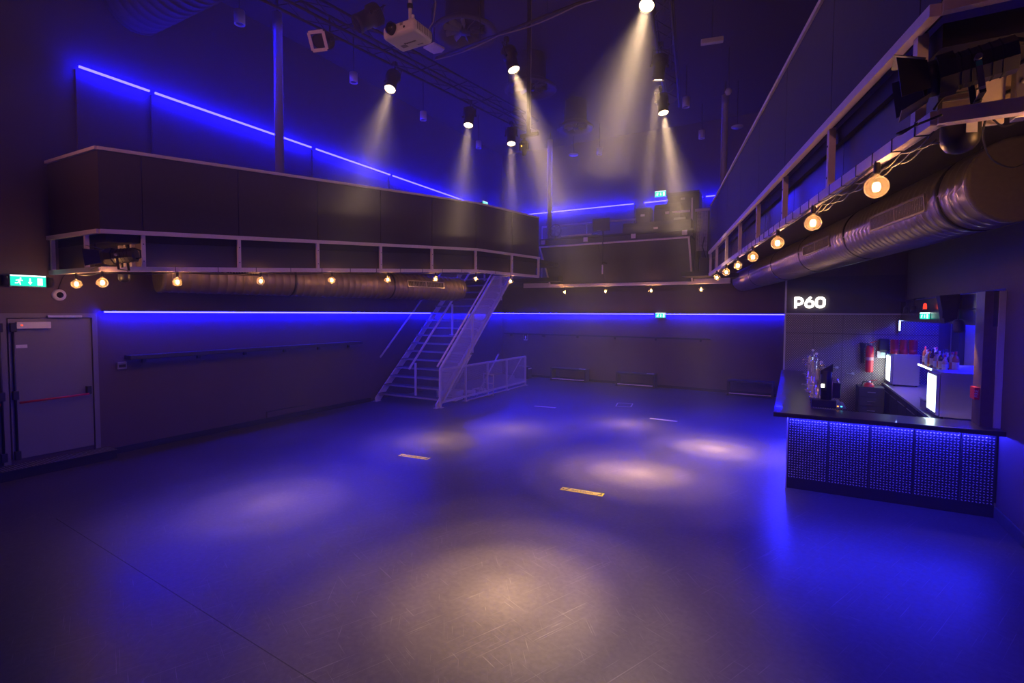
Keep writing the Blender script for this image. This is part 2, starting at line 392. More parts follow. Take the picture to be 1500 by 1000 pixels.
# ------------------------------------------------------------------ door in the left wall
dY1 = P(143, 560, X=XL).y; dW = 1.02; dtop = P(138, 465, X=XL).z; dbot = P(145, 655, X=XL).z
dr = struct(MB().box((XL, dY1 - 0.07, dbot), (XL + 0.05, dY1, dtop)).build('door_1', m_door), 'grey steel double fire door with red push bars')
MB().box((XL, dY1 - 0.07 - 2*dW - 0.26, dtop), (XL + 0.05, dY1, dtop + 0.07)).build('lintel', m_door, dr)
MB().box((XL, dY1 - 0.07 - dW - 0.10, dbot), (XL + 0.04, dY1 - 0.07 - dW - 0.02, dtop)).build('mullion', m_door, dr)
for k, (y0, y1) in enumerate([(dY1 - 0.08 - dW + 0.01, dY1 - 0.08), (dY1 - 0.16 - 2*dW, dY1 - 0.19 - dW + 0.07)]):
    lf = MB().box((XL, y0, dbot + 0.06), (XL + 0.03, y1, dtop - 0.01)).build('leaf', m_door, dr, bevel=0.004)
    s = 1 if k == 0 else -1
    yb = y0 + 0.05 if k == 0 else y1 - 0.05          # bolt side, next to the mullion
    MB().tube([(XL + 0.05, yb, dbot + 0.12), (XL + 0.05, yb, dtop - 0.1)], 0.016, 6).build('bolt_rod', m_black, lf)
    for z in (dbot + 0.12, dbot + 1.02, dtop - 0.14):
        MB().cbox((XL + 0.055, yb, z), (0.05, 0.07, 0.13)).build('bolt_case', m_black, lf, bevel=0.006)
    zb = dbot + 0.93
    MB().tube([(XL + 0.10, yb + s*0.03, zb - 0.02), (XL + 0.10, (y1 if k == 0 else y0) - s*0.08, zb)], 0.017, 8).build('push_bar', m_redb, lf)
    MB().cbox((XL + 0.06, (y1 if k == 0 else y0) - s*0.07, zb + 0.06), (0.08, 0.06, 0.13)).build('bar_bracket', m_black, lf, bevel=0.006)
    MB().box((XL + 0.03, yb + s*0.03, dtop - 0.16), (XL + 0.09, yb + s*0.43, dtop - 0.06)).build('closer', m_white, lf, bevel=0.005)
    MB().box((XL + 0.09, yb + s*0.08, dtop - 0.115), (XL + 0.093, yb + s*0.10, dtop - 0.1)).build('indicator_light', em('small_red_led', (1, 0.06, 0.02), 4), lf)
    MB().box((XL + 0.03, yb + s*0.03, dtop - 0.45), (XL + 0.033, yb + s*0.16, dtop - 0.40)).build('notice', m_white, lf)
MB().box((XL + 0.05, dY1 - 0.65, dtop + 0.005), (XL + 0.10, dY1 - 0.22, dtop + 0.04)).build('closer_arm', m_steel, dr)
MB().box((XL + 0.03, dY1 - 0.45 - dW, dbot + 0.95), (XL + 0.034, dY1 - 0.29 - dW, dbot + 1.07)).build('pictogram_plate', m_black, dr)
MB().lathe([(0, 0.0), (0.03, 0.0), (0.03, 0.002), (0, 0.002)], 12, frame_M((XL + 0.034, dY1 - 0.37 - dW, dbot + 1.02), (0, 1, 0), (0, 0, 1))).build('pictogram', m_white, dr)
st = thing('door_step', 'black step with tread plate edge below the grey double doors', 'step', (XL, dY1, 0))
MB().box((XL, dY1 - 2.6, 0), (XL + 0.34, dY1 + 0.1, dbot - 0.03)).build('step_box', m_blackm, st)
MB().box((XL, dY1 - 2.6, dbot - 0.03), (XL + 0.36, dY1 + 0.12, dbot - 0.015)).build('tread_sheet', m_plate, st)
lz = MB()
for i in range(64):
    for j in range(7):
        c = Vector((XL + 0.03 + j * 0.05, dY1 + 0.1 - i * 0.042, dbot - 0.015)); a = 0.6 if (i + j) % 2 else -0.6
        u = Vector((math.cos(a), math.sin(a), 0)) * 0.018; v = Vector((-u.y, u.x, 0)) * 0.35
        lz.add([c - u, c + v, c + u, c - v, c + Vector((0, 0, 0.004))], [(0, 3, 4), (3, 2, 4), (2, 1, 4), (1, 0, 4)])
o = lz.build('tread_pattern', m_loz, st); o['kind'] = 'stuff'

# ------------------------------------------------------------------ balconies
FH, PH = 0.56, 1.14                       # fascia and parapet height
LA, LB = Vector((-8.55, 3.52, 0)), Vector((-6.38, 13.4, 0))
LE = PV(789, 398, LA, LB); LE = Vector((LE.x, LE.y, 0))
RA, RB = Vector((0.61, 3.28, 0)), Vector((-1.80, 13.4, 0))
Yk = PV(697, 398, LA, LB).y
def zl(y): return 3.0 + (3.46 - 3.0) * min(1, max(0, (y - LA.y) / (Yk - LA.y)))
def zr(y): return 3.38
print('CAL', 'BK', BK0, BK1, 'Yk', Yk, 'XLchk', P(160, 668, Z=0), P(450, 606, Z=0), 'barR', P(1475, 760, Z=0), 'barL', P(1155, 713, Z=0),
      'corner', PV(168, 398, LA, LB), PV(168, 225, LA, LB), 'rc', PV(1368, 180, RA, RB), 'rf', PV(1045, 405, RA, RB), PV(1040, 300, RA, RB), 'door', dtop, dbot, dY1)

def balcony(name, label, A, B, zf, posts, xwall, side):
    """front runs A->B; posts: plan points along it; returns root"""
    t = thing(name, label, 'balcony', (A.x, A.y, zf(A.y)))
    d = (B - A).normalized(); n = Vector((-d.y, d.x, 0)) * side      # n points back, to the wall
    up = lambda p, z: Vector((p.x, p.y, z))
    pts = [A] + posts + [B]
    # skirts: returns to the wall at the stage end
    W0 = Vector((xwall, A.y - 0.02, 0))
    for i in range(len(pts) - 1):
        p, q = pts[i], pts[i + 1]; zp, zq = zf(p.y), zf(q.y); g = d * 0.006
        MB().hexa([up(p + g, zp + FH), up(q - g, zq + FH), up(q - g, zq + FH + PH), up(p + g, zp + FH + PH)], n * 0.04).build('parapet_panel', m_felt, t)
        MB().beam(up(p, zp + FH + PH + 0.015) + n * 0.01, up(q, zq + FH + PH + 0.015) + n * 0.01, 0.07, 0.045).build('parapet_rail', m_cream, t)
        MB().beam(up(p, zp + FH) - n * 0.025, up(q, zq + FH) - n * 0.025, 0.05, 0.06).build('fascia_rail', m_cream, t)
        MB().beam(up(p, zp + 0.03), up(q, zq + 0.03), 0.06, 0.07).build('fascia_sill', m_cream, t)
        if i > 0:
            MB().hexa([up(p + g, zp + 0.06) + n * 0.10, up(q - g, zq + 0.06) + n * 0.10, up(q - g, zq + FH - 0.02) + n * 0.10, up(p + g, zp + FH - 0.02) + n * 0.10], n * 0.02).build('fascia_panel', m_gloss, t)
    for p in pts[1:]:
        z = zf(p.y); o = MB().beam(up(p, z + 0.06) + n * 0.01, up(p, z + FH - 0.02) + n * 0.01, 0.05, 0.05, d).build('fascia_post', m_cream, t)
        for dz in (0.15, 0.4):
            MB().lathe([(0, 0.004), (0.008, 0.003), (0.009, 0)], 8, aim(up(p, z + dz) - n * 0.016 , n)).build('screw', m_black, o)
    # side return to the wall
    z = zf(A.y); s0 = up(A, z); s1 = up(W0, z); sd = (s1 - s0).normalized(); sn = Vector((0, 1, 0))
    MB().hexa([s0 + Vector((0, 0, FH)), s1 + Vector((0, 0, FH)), s1 + Vector((0, 0, FH + PH)), s0 + Vector((0, 0, FH + PH))], sn * 0.04).build('parapet_panel', m_felt, t)
    MB().beam(s0 + Vector((0, 0, FH + PH + 0.015)), s1 + Vector((0, 0, FH + PH + 0.015)), 0.07, 0.045).build('parapet_rail', m_cream, t)
    MB().beam(s0 + Vector((0, -0.02, FH)), s1 + Vector((0, -0.02, FH)), 0.05, 0.06).build('fascia_rail', m_cream, t)
    MB().beam(s0 + Vector((0, 0, 0.03)), s1 + Vector((0, 0, 0.03)), 0.06, 0.07).build('fascia_sill', m_cream, t)
    q = s0 + sd * (0.42 if side > 0 else 0.5)
    MB().hexa([q + Vector((0, 0.1, 0.06)), s1 + Vector((0, 0.1, 0.06)), s1 + Vector((0, 0.1, FH - 0.02)), q + Vector((0, 0.1, FH - 0.02))], (0, 0.02, 0)).build('fascia_panel', m_gloss, t)
    for qq in (q, s1 - sd * 0.06):
        MB().beam(qq + Vector((0, 0.01, 0.06)), qq + Vector((0, 0.01, FH - 0.02)), 0.05, 0.05, (0, 1, 0)).build('fascia_post', m_cream, t)
    return t, d, n
postsL = [Vector((v.x, v.y, 0)) for v in (PV(px, 398, LA, LB) for px in (211, 351, 466, 558, 633, 697, 750))]
balL, dL, nL = balcony('balcony', 'raked balcony on the left above the led-lit wall and stairs', LA, LE, zl, postsL, XL, 1)
postsR = [Vector((v.x, v.y, 0)) for v in (PV(px, 300, RA, RB) for px in (1337, 1213, 1148, 1110, 1084, 1065, 1051))]
balR, dR, nR = balcony('balcony', 'balcony on the right with dark panels above the big duct and bar', RA, RB, zr, postsR, XR, -1)
nL = Vector((-dL.y, dL.x, 0)); nR = Vector((dR.y, -dR.x, 0))
# decks
def deck(poly, zf, parent, th=0.12):
    mb = MB(); mb.v = []; n = len(poly)
    mb.add([(x, y, zf(y) + FH - 0.02 - th) for x, y in poly] + [(x, y, zf(y) + FH - 0.02) for x, y in poly],
           [tuple(range(n))[::-1], tuple(range(n, 2*n))] + [(i, (i+1) % n, n + (i+1) % n, n + i) for i in range(n)])
    return mb.build('deck', m_blackm, parent)
def lx(y): return LA.x + (LB.x - LA.x) * (y - LA.y) / (LB.y - LA.y) - 0.06
def rx(y): return RA.x + (RB.x - RA.x) * (y - RA.y) / (RB.y - RA.y) + 0.06
deck([(XL, 3.6), (lx(3.6), 3.6), (lx(Yk), Yk), (XL, Yk)], zl, balL)
deck([(-7.85, Yk), (lx(Yk), Yk), (lx(13.4), 13.4), (lx(13.4), 14.7), (-7.85, 14.7)], zl, balL)
deck([(rx(3.4), 3.4), (XR, 3.4), (XR, 13.98), (rx(13.4), 13.98), (rx(13.4), 13.4)], zr, balR)
gal = thing('gallery', 'back gallery floor on a cream edge beam behind the sound booth', 'gallery', (-5, 15.2, 3.3))
GB0 = P(768, 418.5, Y=15.2); GB1 = P(1070, 411.5, Y=15.2); gz = (GB0.z + GB1.z) / 2
MB().box((XL, 14.72, gz + 0.1), (lx(13.4) , YB + 0.1, gz + 0.22)).build('deck', m_blackm, gal)
MB().box((lx(13.4), 15.25, gz + 0.1), (XR, YB + 0.1, gz + 0.22)).build('deck', m_blackm, gal)
MB().box((-2.65, 14.3, gz + 0.1), (-1.75, 15.25, gz + 0.22)).build('deck', m_blackm, gal)
MB().box((GB0.x, 15.13, gz - 0.07), (GB1.x, 15.23, gz + 0.08)).build('edge_beam', m_cream, gal, bevel=0.008)

# ------------------------------------------------------------------ sound booth on the gallery
bt0, bt1 = P(806, 417, Y=15.12), P(1014, 413, Y=15.12)      # lower corners
tt0, tt1 = P(791, 362, Y=14.6), P(1009, 347, Y=14.6)        # upper corners lean out to the hall
bz, tz = (bt0.z + bt1.z) / 2, (tt0.z + tt1.z) / 2
booth = thing('sound_booth', 'dark sound booth with a leaning white-edged front above the gallery beam', 'booth', (bt0.x, 15.12, bz))
c = [bt0, bt1, tt1, tt0]
fn = (bt1 - bt0).cross(tt0 - bt0).normalized()
mid0, mid1 = (bt0 * 0.575 + bt1 * 0.425), (tt0 * 0.575 + tt1 * 0.425)
MB().hexa([bt0, mid0, mid1, tt0], -fn * 0.03).build('front_panel', m_felt, booth)
MB().hexa([mid0 + (bt1-bt0)*0.002, bt1, tt1, mid1 + (bt1-bt0)*0.002], -fn * 0.03).build('front_panel', m_felt, booth)
for k in range(4):
    p, q = c[k], c[(k + 1) % 4]; e = (q - p).normalized() * 0.02
    MB().beam(p - e + fn * 0.006, q + e + fn * 0.006, 0.045, 0.045, fn).build('frame_bar', m_cream, booth)
ztop = tz + 0.22
MB().prism([(tt0.x - 0.05, 14.62, tz + 0.02), (tt1.x + 0.05, 14.62, tz + 0.02), (tt1.x + 0.05, 15.7, tz + 0.02), (tt0.x - 0.05, 15.7, tz + 0.02)], (0, 0, 0.04)).build('shelf', m_blackm, booth)
MB().box((tt0.x - 0.05, 14.75, tz + 0.06), (tt1.x + 0.05, 14.80, tz + 0.2)).build('back_rail', m_black, booth)
MB().box((tt0.x - 0.1, 14.76, ztop), (tt1.x + 0.1, 15.7, ztop + 0.05)).build('desk_top', m_blackm, booth)
MB().hexa([bt1 + Vector((0, 0.02, 0)), Vector((bt1.x, 15.7, bz)), Vector((tt1.x, 15.7, tz)), tt1 + Vector((0, 0.02, 0))], (0.04, 0, 0)).build('side_panel', m_felt, booth)
MB().hexa([bt0 + Vector((0, 0.02, 0)), Vector((bt0.x, 15.7, bz)), Vector((tt0.x, 15.7, tz)), tt0 + Vector((0, 0.02, 0))], (-0.04, 0, 0)).build('side_panel', m_felt, booth)
# small flood lamps on the shelf
for i, (px, py, lab) in enumerate([(796, 358, 'small beige flood lamp at the left end of the booth shelf'), (858, 354, 'small beige flood lamp on the booth shelf left of the monitor stand'),
                                   (928, 350, 'small beige flood lamp on the booth shelf right of the monitor stand'), (1003, 343, 'small beige flood lamp at the right end of the booth shelf')]):
    q = P(px, py, Y=14.66); q.z = tz + 0.06
    t = thing('flood_lamp', lab, 'lamp', q, 'flood lamps on the booth')
    MB().box(q + Vector((-0.07, -0.03, 0.02)), q + Vector((0.07, 0.0, 0.15))).build('front', m_cream, t, bevel=0.006)
    MB().box(q + Vector((-0.06, 0.0, 0.03)), q + Vector((0.06, 0.06, 0.14))).build('housing', m_black, t)
    MB().box(q + Vector((-0.015, 0.0, 0.0)), q + Vector((0.015, 0.03, 0.03))).build('foot', m_black, t)
# monitor on a stand fixed to the booth front
q0 = P(883, 402, Y=14.98); q1 = P(883, 345, Y=14.5)
t = thing('monitor', 'flat black monitor on a pole in front of the sound booth', 'monitor', (q1.x, 14.5, q0.z))
mc = P(880.5, 329, Y=14.5)
MB().tube([(mc.x + 0.05, 14.52, q0.z - 0.02), (mc.x + 0.05, 14.52, mc.z)], 0.014, 8).build('pole', m_black, t)
MB().tube([(mc.x + 0.05, 14.52, q0.z - 0.02), (mc.x + 0.05, 14.52, q0.z + 0.25)], 0.022, 8).build('pole_sleeve', m_cream, t)
MB().box((mc.x + 0.03, 14.52, q0.z + 0.3), (mc.x + 0.07, 14.95, q0.z + 0.34)).build('bracket', m_black, t)
sc = MB().cbox((mc.x, 14.5, mc.z), (0.53, 0.03, 0.37)).build('case', m_black, t, bevel=0.006)
MB().cbox((mc.x, 14.483, mc.z + 0.01), (0.49, 0.004, 0.31)).build('screen', pm('dark_screen', (0.03, 0.03, 0.045), 0.25), t)
MB().cbox((mc.x - 0.06, 14.483, mc.z - 0.165), (0.12, 0.004, 0.012)).build('maker_mark', m_fog, t)
# mixing desk, cases and bits on the desk
def on(px, py, Y): return P(px, py, Y=Y)
zt = ztop + 0.05
a, c2 = on(826, 340, 15.1), on(870, 340, 15.1)
t = thing('mixing_desk', 'low grey mixing desk on the booth left of the monitor', 'mixer', (a.x, 15.1, zt))
MB().prism([(a.x, 14.9, zt), (a.x, 15.4, zt), (a.x, 15.4, zt + 0.16), (a.x, 14.9, zt + 0.07)], (c2.x - a.x, 0, 0)).build('body', m_fog, t, bevel=0.01)
MB().box((a.x, 14.88, zt + 0.05), (c2.x, 14.91, zt + 0.08)).build('arm_rest', m_cream, t)
for i in range(7):
    x = a.x + 0.08 + i * (c2.x - a.x - 0.16) / 6
    MB().lathe([(0, 0.03), (0.012, 0.03), (0.014, 0)], 8, Matrix.Translation((x, 15.2, zt + 0.12))).build('knob', m_black, t)
def case(px0, px1, py, Y, h, dep, lab, zb=None):
    a, b2 = on(px0, py, Y), on(px1, py, Y)
    t = thing('equipment_case', lab, 'case', (a.x, Y, a.z), 'cases stacked on the booth')
    z0_ = zb if zb is not None else a.z
    MB().box((a.x, Y, z0_), (b2.x, Y + dep, a.z + h)).build('body', m_felt, t, bevel=0.01)
    MB().box((a.x + 0.02, Y - 0.012, a.z + h * 0.72), (b2.x - 0.02, Y, a.z + h * 0.76)).build('lid_edge', m_black, t)
    xm = (a.x + b2.x) / 2
    MB().box((xm - 0.06, Y - 0.02, a.z + h * 0.4), (xm + 0.06, Y, a.z + h * 0.55)).build('latch', m_steel, t)
    return t
zc = on(960, 347, 14.85).z
case(912, 1012, 346, 14.85, 0.36, 0.5, 'long low black equipment case at the right end of the booth desk', zt)
case(931, 952, 326, 15.45, 0.42, 0.4, 'black rack case standing behind the long low case, left one', zt)
case(958, 997, 325, 15.45, 0.50, 0.4, 'wide black rack case standing behind the long low case, right one', zt)
case(977, 1024, 303, 16.0, 0.42, 0.6, 'dark cabinet with a wide top at the back of the gallery', gz + 0.22)
a = on(1012, 318, 15.3)
t = thing('rack_screen', 'narrow upright rack with a cream edge right of the booth cases', 'rack', (a.x, 15.3, gz + 0.22))
MB().box((a.x, 15.3, gz + 0.22), (a.x + 0.05, 15.36, a.z + 0.55)).build('edge_post', m_cream, t)
MB().box((a.x + 0.05, 15.3, gz + 0.22), (a.x + 0.22, 15.8, a.z + 0.7)).build('body', m_blackm, t)
a = on(1004, 313, 15.3)
MB().box((a.x - 0.38, 15.32, a.z + 0.05), (a.x + 0.12, 15.36, a.z + 0.11)).build('arm', m_cream, t)
MB().box((a.x - 0.33, 15.33, a.z - 0.38), (a.x + 0.0, 15.4, a.z - 0.08)).build('display', m_fog, t)
# headphones / fan thing at left of desk
a = on(805, 345, 15.0)
t = thing('desk_fan', 'small dark round desk fan at the left end of the booth desk', 'fan', (a.x + 0.2, 15.0, zt))
MB().lathe([(0, 0), (0.1, 0), (0.09, 0.02), (0.02, 0.03), (0.02, 0.12)], 16, Matrix.Translation((a.x + 0.2, 15.0, zt))).build('base', m_black, t)
fan_m = frame_M((a.x + 0.2, 15.0, zt + 0.27), (1, 0, 0), (0, 0, 1))
MB().tube([fan_m @ Vector((0.2*math.cos(k*math.pi/12), 0.2*math.sin(k*math.pi/12), 0)) for k in range(25)], 0.012, 6).build('guard_ring', m_black, t)
for k in range(5):
    an = k * 2 * math.pi / 5
    MB().prism([fan_m @ Vector((0.17*math.cos(an+s)*f, 0.17*math.sin(an+s)*f, 0)) for s, f in ((0, .2), (-.35, 1), (.35, 1))], (0, 0.01, 0)).build('blade', m_fog, t)
# gallery hand rails seen over the booth
a0, a1 = on(886, 323, 16.4), on(931, 321, 16.4)
t = thing('guard_rail', 'cream guard rail on the gallery behind the monitor', 'railing', (a0.x, 16.4, gz + 0.22))
MB().beam((a0.x - 2.3, 16.4, a1.z), (a1.x, 16.4, a1.z), 0.06, 0.06).build('top_rail', m_rail, t)
for f in (0, 0.5, 1):
    x = a0.x - 2.3 + (a1.x - a0.x + 2.3) * f
    MB().tube([(x, 16.4, gz + 0.22), (x, 16.4, a1.z)], 0.02, 8).build('post', m_rail, t)
# wire-mesh column right of the booth
a, b2 = on(1020, 310, 14.6), on(1037, 366, 14.6)
t = thing('wire_mesh_guard', 'tall wire mesh guard with a cream top bar between booth and right balcony', 'mesh guard', (a.x, 14.6, b2.z))
mb = MB()
for i in range(13):
    x = a.x + (b2.x - a.x) * i / 12; mb.box((x - 0.004, 14.6, b2.z), (x + 0.004, 14.606, a.z))
nz = int((a.z - b2.z) / 0.035)
for i in range(nz + 1):
    z = b2.z + (a.z - b2.z) * i / nz; mb.box((a.x, 14.606, z - 0.004), (b2.x, 14.612, z + 0.004))
o = mb.build('wire_mesh', m_rail, t); o['kind'] = 'stuff'
MB().box((a.x - 0.03, 14.57, a.z), (b2.x + 0.03, 14.64, a.z + 0.07)).build('top_bar', m_rail, t)
MB().box((a.x - 0.02, 14.58, gz + 0.22), (a.x + 0.02, 14.63, a.z)).build('post', m_black, t)
MB().box((b2.x - 0.02, 14.58, gz + 0.22), (b2.x + 0.02, 14.63, a.z)).build('post', m_black, t)
a = on(1022, 385, 14.4); a.y = 14.4; a.z = gz + 0.22 + 0.23
t = thing('amplifier_box', 'small dark box standing below the wire mesh guard beside right balcony', 'box', (a.x, 14.4, a.z - 0.23))
MB().cbox((a.x + 0.2, 14.45, a.z - 0.05), (0.3, 0.2, 0.36)).build('body', m_black, t, bevel=0.01)
MB().cbox((a.x + 0.2, 14.34, a.z - 0.05), (0.26, 0.01, 0.32)).build('grille', m_blackm, t)
MB().tube([(a.x + 0.2, 14.45, a.z + 0.12), (a.x + 0.1, 14.46, a.z + 0.45), (a.x + 0.15, 14.5, a.z + 0.7)], 0.015, 6).build('cable', m_rubber, t)

# ------------------------------------------------------------------ poles
def pole(px, ytop, ybot, r, lab, **kw):
    b2 = P(px, ybot, **kw); tp = P(px, ytop, **kw); zb = kw.pop('zb', None)
    t = thing('steel_column', lab, 'column', (b2.x, b2.y, 3.6))
    z0 = (zl(b2.y) if b2.x < -4 else gz - 0.34) + FH - 0.02
    MB().lathe([(0, z0), (r, z0), (r, tp.z - 0.35), (r*1.04, tp.z - 0.35), (r*1.04, tp.z), (0, tp.z)], 20, Matrix.Translation((b2.x, b2.y, 0))).build('shaft', m_pole, t)
    MB().lathe([(0, z0), (r*1.9, z0), (r*1.9, z0 + 0.015), (r, z0 + 0.015)], 20, Matrix.Translation((b2.x, b2.y, 0))).build('foot_plate', m_steel, t)
    MB().lathe([(0, tp.z), (0.025, tp.z), (0.025, ZC), (0, ZC)], 10, Matrix.Translation((b2.x, b2.y, 0))).build('top_rod', m_black, t)
pole(410, 22, 258, 0.085, 'tall round steel column on the left balcony', X=-9.05)
pole(805, 205, 318, 0.085, 'round steel column at the back left corner of the gallery', Y=16.0)
pole(1060, 140, 250, 0.085, 'round steel column behind the far end of the right balcony', Y=14.8)

# ------------------------------------------------------------------ ducts
def spiral_duct(name, label, p, q, r, pitch=0.16, grilles=(), bands=(), down=(0, 0, -1), gdir=None, capm=None, tm=None):
    p = Vector(p); q = Vector(q); L = (q - p).length; d = (q - p).normalized()
    t = thing(name, label, 'duct', p)
    M = aim(p, -d)                       # local +Z along the duct
    prof = [(r, 0)]; k = 0; z = 0.06
    while z < L - 0.05:
        prof += [(r, z - 0.007), (r + 0.012, z), (r, z + 0.007)]; z += pitch
    prof.append((r, L))
    # seams lean as a spiral does
    mb = MB(); n = 40
    vs = []
    for rr, zz in prof:
        for j in range(n):
            an = 2*math.pi*j/n; off = pitch * j / n if 0.05 < zz < L - pitch - 0.05 else 0
            vs.append(M @ Vector((rr*math.cos(an), rr*math.sin(an), min(L, zz + off))))
    fs = []
    for i in range(len(prof) - 1):
        for j in range(n - 1): fs.append((i*n + j, i*n + j + 1, (i+1)*n + j + 1, (i+1)*n + j))
        fs.append((i*n + n - 1, i*n, (i+1)*n, (i+1)*n + n - 1))
    mb.add(vs, fs, True); mb.build('tube', tm or m_duct, t)
    MB().lathe([(0, -0.004), (r - 0.01, -0.004), (r + 0.012, 0.0), (r + 0.012, 0.05), (r, 0.055)], 40, M).build('end_cap', capm or m_ductd, t)
    MB().lathe([(0, L), (r, L)], 40, M).build('end_cap', m_ductd, t)
    for s in bands:
        w = MB().lathe([(r, s - 0.02), (r + 0.012, s - 0.02), (r + 0.012, s + 0.02), (r, s + 0.02)], 40, M).build('hanger_band', m_black, t)
        c = p + d * s; MB().tube([c + Vector((0, 0, r)), c + Vector((0, 0, r + 0.16))], 0.008, 6).build('hanger_rod', m_black, w)
    return t, d, M
# left duct, parallel to the left balcony
dz0 = 3.06
LP0 = PV(231, 420, LA + nL * 0.85, LB + nL * 0.85); LP1 = PV(672, 425, LA + nL * 0.85, LB + nL * 0.85)
LP0.z = LP1.z = dz0
def grille(t, p, d, s0, s1, r, ang, side, slats=24):
    """louvre plate on a duct flank; ang from horizontal, side = outward horizontal vector"""
    o = side * math.cos(ang) + Vector((0, 0, math.sin(ang))); w = d.cross(o).normalized(); 
    if w.z < 0: w = -w
    c0 = p + d * s0 + o * (r - 0.01); c1 = p + d * s1 + o * (r - 0.01); h = 0.07
    g = MB().hexa([c0 - w*h, c1 - w*h, c1 + w*h, c0 + w*h], o * 0.012).build('grille', m_black, t)
    for s, zz in ((-1, 0), (1, 0)):
        MB().beam(c0 + w*h*s + o*0.02, c1 + w*h*s + o*0.02, 0.02, 0.02, o).build('grille_frame', m_duct, g)
    for cc in (c0, (c0 + c1) / 2, c1):
        MB().beam(cc - w*h + o*0.02, cc + w*h + o*0.02, 0.02, 0.02, o).build('grille_frame', m_duct, g)
    mb = MB()
    for k in range(slats):
        cc = c0 + (c1 - c0) * (k + 0.5) / slats; mb.beam(cc - w*h*0.95 + o*0.018, cc + w*h*0.95 + o*0.018, 0.008, 0.012, o)
    mb.build('louvre', m_fog, g)
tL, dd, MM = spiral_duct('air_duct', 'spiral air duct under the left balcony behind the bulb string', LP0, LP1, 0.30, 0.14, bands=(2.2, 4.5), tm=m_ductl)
LL = (LP1 - LP0).length
grille(tL, LP0, dd, 0.35, 1.5, 0.30, 0.35, -nL); grille(tL, LP0, dd, LL * 0.72, LL * 0.72 + 1.1, 0.30, 0.2, -nL)
# right duct
RP0 = P(1492, 262, d=3.72); ang = math.atan2(RB.x - RA.x, RB.y - RA.y)
rdir = Vector((math.sin(ang), math.cos(ang), 0)); RP1 = RP0 + rdir * 11.7; RP1.z = RP0.z
tR, dd, MM = spiral_duct('air_duct', 'large spiral air duct with end cap under the right balcony', RP0, RP1, 0.30, 0.11, bands=(0.45, 2.6, 4.6, 6.6, 9.0))
outR = Vector((-rdir.y, rdir.x, 0)) if (-rdir.y) < 0 else Vector((rdir.y, -rdir.x, 0))
outR = Vector((-math.cos(ang), math.sin(ang), 0))
grille(tR, RP0, dd, 0.62, 1.75, 0.30, -0.08, outR, 36); grille(tR, RP0, dd, 3.1, 4.3, 0.30, -0.05, outR, 30)
# high duct in the upper left
HP0 = P(196, 6, d=8.6)
tH, dd, MM = spiral_duct('air_duct', 'dim spiral air duct high under the ceiling at upper left', HP0, HP0 + Vector((4.2, 0, 0)), 0.46, 0.2, capm=m_blackm, tm=m_blackm)
for s in (0.35, 2.4):
    MB().tube([HP0 + Vector((s, 0, 0.5)), (HP0.x + s, HP0.y, ZC)], 0.012, 6).build('hanger_rod', m_black, tH)

# ------------------------------------------------------------------ ceiling diffusers
for (px, py, rad, lab) in [(681, 47, 0.62, 'large round swirl air diffuser beside the white projector'), (777, 130, 0.62, 'round swirl air diffuser behind the hanging T bar'),
                           (843, 187, 0.52, 'small far round swirl air diffuser near the warm beams')]:
    c = P(px, py, Z=7.85)
    t = thing('air_diffuser', lab, 'air diffuser', c, 'ceiling air diffusers')
    T = Matrix.Translation(c)
    MB().lathe([(rad*0.60, 0.10), (rad*0.74, 0.0), (rad*0.96, -0.06), (rad*1.02, -0.03), (rad*1.0, 0.0), (rad*0.7, 0.14), (rad*0.62, 0.16), (rad*0.60, ZC - c.z - 0.005)], 36, T).build('cone_ring', pm('dark_grey_diffuser', (0.055, 0.045, 0.045), 0.5), t)
    MB().lathe([(0, -0.03), (rad*0.16, -0.03), (rad*0.17, 0.02), (rad*0.15, 0.1)], 20, T).build('hub', m_black, t)
    MB().lathe([(0, 0.12), (rad*0.60, 0.12)], 36, T).build('back_disc', m_black, t)
    for k in range(10):
        an = 2*math.pi*k/10; u = Vector((math.cos(an), math.sin(an), 0)); w = Vector((-u.y, u.x, 0))
        MB().hexa([c + u*rad*0.16 + w*0.01, c + u*rad*0.66 + w*0.03, c + u*rad*0.66 + w*0.10 + Vector((0, 0, 0.08)), c + u*rad*0.16 + w*0.04 + Vector((0, 0, 0.08))], (0, 0, 0.006)).build('vane', m_fog, t)

# ------------------------------------------------------------------ trusses and pipes
def truss(label, p, q, a=0.29, step=0.45):
    p = Vector(p); q = Vector(q); d = (q - p).normalized(); r = d.cross(Vector((0, 0, 1))).normalized(); u = Vector((0, 0, 1)); L = (q - p).length
    t = thing('lighting_truss', label, 'truss', p, 'lighting trusses')
    offs = [r*a/2 - u*a/2, -r*a/2 - u*a/2, r*a/2 + u*a/2, -r*a/2 + u*a/2]
    for o in offs: MB().tube([p + o, q + o], 0.024, 8).build('chord', m_black, t)
    n = int(L / step)
    for (i, j) in ((0, 1), (2, 3), (0, 2), (1, 3)):
        mb = MB()
        for k in range(n):
            s0, s1 = L*k/n, L*(k+1)/n; A_, B_ = (offs[i], offs[j]) if k % 2 else (offs[j], offs[i])
            mb.tube([p + d*s0 + A_, p + d*s1 + B_], 0.009, 5, False)
        mb.build('lacing', m_black, t)
    for f in (0.15, 0.5, 0.85):
        c = p + (q - p) * f
        MB().tube([c + u*a/2, (c.x, c.y, ZC)], 0.008, 5).build('hanging_wire', m_black, t)
    return t
ZLAMP = 6.6
s1, s3 = P(571, 131, Z=ZLAMP), P(749, 211, Z=ZLAMP)
d13 = (s3 - s1).normalized()
ZT = 7.3
truss('long black lighting truss on the left carrying three lit spotlights', s1 - d13 * 2.6 + Vector((0, 0, ZT - ZLAMP)), s3 + d13 * 1.0 + Vector((0, 0, ZT - ZLAMP)))
s5, s7 = P(947, 9, Z=ZLAMP), P(972, 166, Z=ZLAMP)
